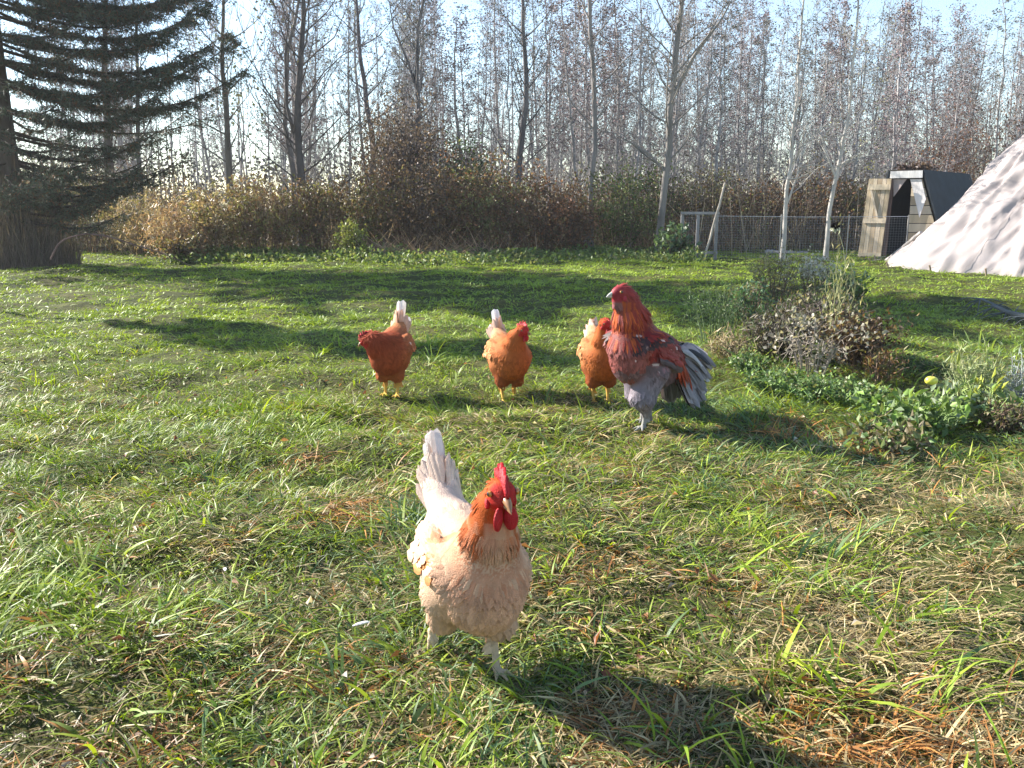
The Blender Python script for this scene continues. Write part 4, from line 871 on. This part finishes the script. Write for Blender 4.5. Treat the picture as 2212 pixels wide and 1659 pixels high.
walk = [((.0, .046, .19), (.035, .046, .13), (.012, .044, .090), (.040, .042, .010), .1, 0), ((-.01, -.052, .19), (-.035, -.054, .135), (-.085, -.054, .098), (-.130, -.054, .045), -.1, -.9)]
make_bird('hen', 'cream hen with orange neck striding toward the camera in front', gpt(1022, 1450), R(-66), .975,
    hen_spec(CREAM, [((.070, 0, .285), .074), ((.100, .004, .365), .048), ((.116, .008, .425), .034)], (.156, .004, .464), R(-6), walk, (R(70), .02, 8, .085, (.74, .60, .52), (.86, .78, .74)), cz=.045, comb=1.0, wattle=1.2, hs=1.16, vary=.14, tips=1, paint=bib, h=.0032, count=9000), 1)
BRN = dict(back=(.38, .10, .026), breast=(.34, .080, .018), fluff=(.28, .07, .022), saddle=(.46, .19, .08), wing=(.42, .15, .055), flight=(.50, .26, .14), neck=(.42, .11, .024), neck2=(.40, .105, .026), head=(.38, .07, .02), leg=(.72, .45, .10), patch=(.70, .48, .34), pp=.08)
BR2 = dict(BRN); BR2.update(back=(.28, .06, .02), breast=(.24, .045, .013), neck=(.28, .05, .018), neck2=(.30, .06, .02), head=(.28, .035, .02), fluff=(.32, .09, .03))
make_bird('hen', 'brown hen at the left lowering her head, two white feathers in her upright tail', gpt(846, 852) - [0, 0, .014], R(-99), .99,
    hen_spec(BR2, [((.075, 0, .275), .078), ((.115, -.040, .300), .052), ((.125, -.066, .318), .040)], (.132, -.086, .322), R(-62), feet(.01, -.02, .036), (R(78), .22, 4, .115, (.86, .70, .6), (.92, .90, .90)), hpitch=-.45, comb=.95, wattle=.6, h=.0048, count=5200, vary=.2, edge=1.15), 2)
BR3 = dict(BRN); BR3.update(breast=(.40, .098, .018), back=(.40, .11, .026), wing=(.50, .22, .09), saddle=(.56, .30, .16))
make_bird('hen', 'orange brown hen in the middle with bright pink comb, looking right', gpt(1098, 862) - [0, 0, .014], R(-72), .98,
    hen_spec(BR3, [((.068, 0, .285), .072), ((.094, .010, .34), .046), ((.106, .018, .375), .032)], (.136, .036, .402), R(38), feet(-.03, .03, .04), (R(72), .10, 4, .105, (.82, .7, .64), (.90, .88, .90)), comb=1.0, h=.0048, count=5200, wattle=1.0, vary=.2, edge=1.15), 3)
make_bird('hen', 'orange brown hen half hidden behind the rooster', gpt(1296, 864) - [0, 0, .014], R(-84), .98,
    hen_spec(BR3, [((.066, 0, .285), .072), ((.086, -.004, .35), .046), ((.096, -.006, .40), .032)], (.126, -.004, .43), R(34), feet(.0, .02, .04), (R(52), .05, 4, .045, (.82, .7, .64), (.90, .88, .90)), comb=.5, h=.0048, count=5200, wattle=1.2), 4)

def rooster_spec():
    head = (.135, .0, .612); hy = R(-22)
    pr = [ell((-.03, 0, .345), (.175, .105, .112), 'back', 0, .38, .04), ell((.060, 0, .340), (.085, .100, .125), 'breast', 0, .1, .04), ell((-.12, 0, .265), (.10, .085, .09), 'fluff', 0, 0, .04), cap((-.12, 0, .325), (-.235, 0, .285), .085, .055, 'saddle', .04),
          ell((-.02, .098, .36), (.125, .030, .075), 'shoulder', .05, .42, .02), ell((-.02, -.098, .36), (.125, .030, .075), 'shoulder', -.05, .42, .02), cap((.040, 0, .42), (.078, 0, .52), .096, .062, 'neckbase', .04), cap((.078, 0, .52), (.105, 0, .59), .062, .038, 'neck', .03),
          cap((.105, 0, .59), head, .038, .028, 'neck', .02), ell(head, (.045, .030, .033), 'headr', hy, 0, .014), ell(np.array(head) + rotm(hy) @ np.array([.014, 0, -.034]), (.026, .026, .034), 'beard', hy, 0, .012), ell(np.array(head) + rotm(hy) @ np.array([.024, 0, -.006]), (.020, .017, .017), 'headr', hy, 0, .01)]
    reg = dict(back=dict(c=(.12, .015, .015), f=(-1, 0, -.5), L=.05, W=.026), breast=dict(c=(.19, .035, .03), f=(-.25, 0, -1), L=.036, W=.026, lift=.08), fluff=dict(c=(.12, .09, .10), f=(-.5, 0, -1), L=.045, W=.022, lift=.2),
               saddle=dict(c=(.22, .03, .015), f=(-.9, 0, -.75), L=.095, W=.013, n=2., lift=.10), shoulder=dict(c=(.20, .016, .012), f=(-.8, 0, -.75), L=.034, W=.024, lift=.06), neckbase=dict(c=(.17, .014, .006), f=(-.35, 0, -1), L=.090, W=.011, n=2.6, lift=.07),
               neck=dict(c=(.27, .026, .006), f=(-.25, 0, -1), L=.070, W=.009, n=3., lift=.05), headr=dict(c=(.34, .04, .04), f=(-1, 0, -.5), L=.016, W=.007, n=1.2), beard=dict(c=(.16, .15, .17), f=(-.3, 0, -1), L=.022, W=.010, n=2, lift=.25), thigh=dict(c=(.17, .145, .17), f=(-.15, 0, -1), L=.036, W=.020, lift=.14), leg=dict(c=(.30, .29, .26), n=0))
    def tailf(mb, r):
        for k in range(200):
            s = -1 if k % 2 else 1; t = r.random(); a = R(20 - 85 * t); L = .085 + .065 * r.random() * (1 - .4 * t); y0 = s * (.012 + .05 * r.random())
            g = .13 + .18 * r.random(); c = np.array([g * 1.02, g * .92, g * 1.0]); q = r.random()
            if q < .10: c = np.array([.03, .032, .045])
            elif q > .92: c = np.array([.42, .40, .42])
            long_feather(mb, (-.215 - .075 * r.random(), y0, .34 - .12 * t), [-math.cos(a), s * .22, math.sin(a)], [0, s, .5], L, .040 + .014 * r.random(), c * .75, c * 1.1, (-.02, s * .012, -.10 * (1 - .3 * t)), 10)
        for k in range(3): s = -1 if k % 2 else 1; long_feather(mb, (-.26, s * .03, .335), [-math.cos(.5), s * .15, math.sin(.5)], [0, s, .8], .13, .046, (.26, .24, .26), (.62, .60, .62), (-.04, s * .01, -.10), 12)
        for k in range(8): s = -1 if k % 2 else 1; long_feather(mb, (-.26, s * .015, .30 - .012 * k), [-1, s * .08, .12 - .12 * k], [0, s, .5], .15, .05, (.02, .022, .03), (.015, .016, .025), (-.02, 0, -.08), 10)
        for s in (-1, 1):      # saddle hackles falling at the tail root
            for k in range(46):
                t = r.random(); c = np.array([.40, .05, .015]) * (.4 + .8 * r.random()); long_feather(mb, (-.13 - .10 * t, s * (.045 + .03 * r.random()), .36 - .07 * t - .03 * r.random()), [-.45, s * .25, -1], [0, s, .3], .11 + .05 * r.random(), .013, c * .8, c * (1.2 if r.random() < .7 else 1.5), (.0, -s * .02, -.01), 7)
    def paint(V, N, C, r):
        # pale flecks on the shoulder and a pale edge under it
        sp = (noise2(V[:, 0] * 40 + V[:, 2] * 22, V[:, 2] * 40, 1, 0) > .88) & (np.abs(V[:, 1]) > .07) & (V[:, 2] > .30) & (V[:, 2] < .44); C = C.copy(); wob = .012 * (noise2(V[:, 0] * 60, V[:, 1] * 60 + V[:, 2] * 40, 1, 1) - .5) * 2; x, y, z = V[:, 0], np.abs(V[:, 1]), V[:, 2] + wob
        def mix(m, c, a): C[m] = C[m] * (1 - a) + np.array(c) * a
        mix((x > .085) & (z < .43) & (z > .2), (.24, .085, .075), .6); mix((y > .055) & (z > .405) & (z < .432) & (x > -.1), (.025, .018, .02), .9); mix((z < .300) & (z > .255) & (x > -.12), (.11, .075, .085), .8)
        mix(sp, (.50, .38, .38), 1.0); st = noise2(np.arctan2(V[:, 1], V[:, 0] - .06) * 14, z * 6, 1, 2) > .62; mix(st & (z > .43) & (z < .57), (.40, .075, .012), .8); return C
    legs = [((-.01, .055, .27), (.030, .050, .16), (.000, .045, .075), (.015, .042, .010), .1, 0), ((-.05, -.055, .26), (-.05, -.050, .16), (-.085, -.048, .085), (-.08, -.046, .010), -.1, 0)]
    return dict(prims=pr, regions=reg, legs=legs, thigh=(.080, .056, .024), shank=.010, toe=1.2, head=head, hyaw=hy, hpitch=.02, hs=1.22, face=(.26, .02, .03), comb=0, comb_c=(.50, .05, .09), wattle=.35, wattle_c=(.42, .04, .06), beak=(.50, .48, .44), count=9000, vary=.34, tail=tailf, mat='gfeather', paint=paint, h=.0048, edge=1.25,
                wing=dict(a=(.035, .112, .345), b=(-.10, .108, .30), d=(-1, .0, -.42), L=.125, k=1.15, c=(.22, .018, .012), c2=(.12, .07, .07), c3=(.08, .05, .055), cp=(.60, .48, .46), patch=.0))
make_bird('rooster', 'tall red brown rooster with grey thighs and drooping grey and black tail', gpt(1378, 925), R(221), 1.02, rooster_spec(), 5)

# ------------------------------------------------------------------ weedy bed and plants
rp = np.random.default_rng(55)
def plant(u, v, h, w, pal, label, name='weed', cat='weed', **k):
    kw = dict(sr=.45, n_leaf=700, leaf=.022, stems=22, elong=1.8); kw.update(k)
    o = make_shrub(name, rp, h, w, pal, **kw); p = gpt(u, v); o.location = tuple(p); o.rotation_euler = (0, 0, rp.random() * 6.28); return tag(o, label, cat)
CLOV = [(.15, .24, .06), (.22, .32, .09), (.10, .17, .05), (.20, .26, .14)]
SIL = [(.28, .34, .22), (.20, .27, .15), (.36, .40, .30)]
DK = [(.09, .075, .055), (.14, .12, .08), (.065, .055, .04), (.09, .12, .045)]
MIX = [(.16, .17, .07), (.22, .18, .11), (.11, .14, .05), (.28, .24, .16)]
plant(1545, 745, .52, .55, [(.06, .11, .04), (.10, .15, .05)], 'wispy dark green weed with leaning feathery stems right of the rooster', n_leaf=420, leaf=.008, elong=5, stems=22, stemc=(.09, .13, .06), upright=1, droop=.15)
plant(1575, 775, .26, .34, TAN + OLIVE, 'curled straw coloured dead plant right of the rooster tail', n_leaf=260, elong=6, leaf=.008, stems=34, stemc=(.42, .34, .21), droop=.7)
plant(1625, 700, .34, .5, [(.07, .14, .08), (.10, .18, .09), (.14, .14, .08)], 'bluish green leafy weed at the left of the bed', n_leaf=700, leaf=.022)
plant(1672, 660, .56, .5, [(.22, .21, .09), (.16, .17, .07)] + MIX, 'yellowish seeding weed standing at the back left of the bed', n_leaf=700, leaf=.013, stems=34, sprays=8, sprayc=(.36, .33, .2), upright=1)
plant(1745, 650, .52, .6, SIL + MIX, 'silvery leaved weed with dried flower heads at the back of the bed', n_leaf=800, leaf=.016, sprays=24, sprayc=(.58, .54, .50), upright=1)
plant(1825, 665, .36, .48, SIL + CLOV, 'pale leafy green weed at the back right of the bed', n_leaf=700, leaf=.028)
plant(1690, 770, .36, .62, DK, 'dark withered plant mass in the middle of the bed', n_leaf=1500, leaf=.013, stems=110, stemc=(.14, .12, .10), elong=3, droop=.25)
plant(1850, 785, .32, .55, [(.10, .06, .03), (.15, .09, .04), (.22, .16, .07), (.06, .04, .03)], 'brown leaved dying plant at the right of the bed', n_leaf=2000, leaf=.016, stems=80, droop=.2)
plant(1770, 740, .42, .66, DK + MIX, 'tangle of dark dead stems at the back of the bed', n_leaf=1500, leaf=.013, stems=120, stemc=(.14, .11, .10), elong=3, droop=.2)
plant(1750, 805, .42, .45, [(.24, .21, .17), (.15, .16, .09)], 'pale dried vine hanging over the front of the bed', n_leaf=200, leaf=.014, stems=22, stemc=(.28, .24, .20), droop=.6, sprays=8, sprayc=(.36, .33, .27))
plant(1790, 775, .70, .40, [(.24, .26, .10), (.33, .30, .16)], 'tall thin yellow green stems rising from the bed', n_leaf=120, leaf=.009, elong=4, stems=7, stemc=(.24, .25, .12), upright=2)
for (u, v, s, lab) in [(1680, 835, .34, 'low clump of clover leaves at the left front of the bed'), (1760, 855, .38, 'low clump of clover leaves at the middle front of the bed'), (1850, 865, .34, 'low clump of clover leaves at the right front of the bed'), (1620, 800, .22, 'small clover clump between the rooster tail and the bed')]:
    plant(u, v, .10, s * 1.35, CLOV + MIX[:1], lab, 'clover', 'clover', n_leaf=560, leaf=.017, elong=1.2, stems=60, stemc=(.12, .2, .07), upright=.1)
plant(1965, 925, .14, .55, CLOV + [(.20, .32, .07)], 'bright green broad leaved weed below the yellow fruit', n_leaf=520, leaf=.028, elong=1.6, stems=50, stemc=(.2, .28, .1))
plant(2080, 905, .15, .55, CLOV + SIL, 'green broad leaved weed right of the yellow fruit', n_leaf=460, leaf=.028, elong=1.7, stems=46, stemc=(.2, .28, .1))
plant(2095, 875, .34, .30, [(.28, .34, .16), (.35, .36, .2)], 'feathery pale green weed behind the yellow fruit', n_leaf=360, leaf=.007, elong=6, stems=22, stemc=(.28, .32, .16), upright=1.5, droop=.3)
plant(2112, 905, .25, .22, [(.42, .46, .10), (.28, .36, .12)], 'weed with upright yellow green leaves at the right', n_leaf=24, leaf=.020, elong=3.4, stems=9, stemc=(.3, .38, .12), upright=2.5)
plant(2170, 930, .17, .32, MIX + [(.14, .09, .05)], 'brown withered round clump near the right edge', n_leaf=600, leaf=.013, stems=40, droop=.3)
plant(1920, 965, .10, .45, CLOV + MIX, 'small leafy green clump in front of the dark hollow', n_leaf=380, leaf=.022)
plant(2240, 900, .48, .34, [(.36, .40, .38), (.28, .34, .30)], 'pale blue grey drooping plant cut by the right edge', n_leaf=500, leaf=.007, elong=5, stems=40, stemc=(.36, .38, .36), droop=.6)
plant(1895, 810, .13, .34, [(.22, .12, .05), (.14, .13, .04)], 'rusty brown clump in the shaded grass right of the bed', n_leaf=260, leaf=.012, elong=3)
# seed head on a bending stalk
def seed_head():
    b = G(1822, 600); Y = b[1]; pts = np.array([b, P(1826, 570, Y), P(1822, 535, Y), P(1813, 505, Y), P(1805, 488, Y)]); root = empty('dried_flower', b); tag(root, 'dark round dried flower head on a thin stalk before the netting', 'flower')
    mb = MB(); mb.tube(pts - b, [.006, .005, .005, .004, .004], (.26, .27, .16), 5); mb.build('stalk', M['twig'], root)
    mb = MB(); r = np.random.default_rng(4); N = 500; d = nrm(r.normal(0, 1, (N, 3))); mb.leaves(pts[-1] - b + d * .035 * [1, 1, .8], d, nrm(r.normal(0, 1, (N, 3))), .03, .014, (.022, .014, .014)); mb.build('seed_head', M['twig'], root)
    mb = MB(); N = 40; d = nrm(r.normal(0, 1, (N, 3)) * [1, 1, .3] + [0, 0, -.8]); mb.leaves(pts[-1] - b + d * .03 - [0, 0, .02], d, nrm(r.normal(0, 1, (N, 3))), .06, .02, (.5, .52, .46)); mb.build('sepals', M['leaf'], root)
seed_head()
def fruit():
    p = P(2012, 822, G(2012, 905)[1]); mb = MB(); th = np.linspace(0, math.pi, 14); ph = np.linspace(0, 2 * math.pi, 20, endpoint=False); V = []
    for t in th:
        for f in ph: rr = .026 * (1 - .10 * math.cos(t) ** 8); V.append((rr * 1.15 * math.sin(t) * math.cos(f), rr * math.sin(t) * math.sin(f), rr * .85 * math.cos(t) * (1 - .22 * math.exp(-(math.sin(t) * 3) ** 2))))
    root = empty('fruit', p, 0); tag(root, 'yellow fruit lying on the leaves at the right', 'fruit'); mb.add(V, [[i * 20 + j, (i + 1) * 20 + j, (i + 1) * 20 + (j + 1) % 20, i * 20 + (j + 1) % 20] for i in range(13) for j in range(20)], None, (.66, .62, .08)); mb.build('flesh', M['fruit'], root)
    mb = MB(); mb.tube([(0, 0, .017), (.004, 0, .028), (.010, 0, .034)], .002, (.15, .10, .05), 5); mb.build('stem', M['twig'], root)
fruit()
# fallen white feathers
for k, (u, v, L, lab) in enumerate([(213, 678, .05, 'small white feather standing in the grass at the left'), (762, 1372, .045, 'white feather on dark soil left of the front hen'), (488, 1250, .03, 'pinkish white down feather in the grass at the left')]):
    mb = MB(); a = rp.random() * 6.28; long_feather(mb, (0, 0, 0), (math.cos(a), math.sin(a), .9 if k == 0 else .25), (0, -.3, 1), L, .009, (.85, .82, .82), (.88, .86, .86), (0, 0, -.01)); o = mb.build('feather', M['feather']); o.location = tuple(gpt(u, v) + [0, 0, .02]); tag(o, lab, 'feather')

# ------------------------------------------------------------------ thin haze volume, added to stand in for lens bloom
def haze():
    mb = MB(); lo, hi = np.array([-75., -30, -3]), np.array([75., 90, 19]); mb.box((lo + hi) / 2, hi - lo)
    m = bpy.data.materials.new('haze'); m.use_nodes = True; t = m.node_tree; t.nodes.remove(t.nodes['Principled BSDF'])
    v = t.nodes.new('ShaderNodeVolumePrincipled'); v.inputs['Density'].default_value = HAZE; v.inputs['Color'].default_value = (.93, .95, 1, 1); v.inputs['Anisotropy'].default_value = .3
    t.links.new(v.outputs[0], t.nodes['Material Output'].inputs['Volume']); tag(mb.build('haze', m, smooth=False), 'thin pale haze added as a bloom veil', 'haze', kind='stuff')
HAZE = .0010
haze()
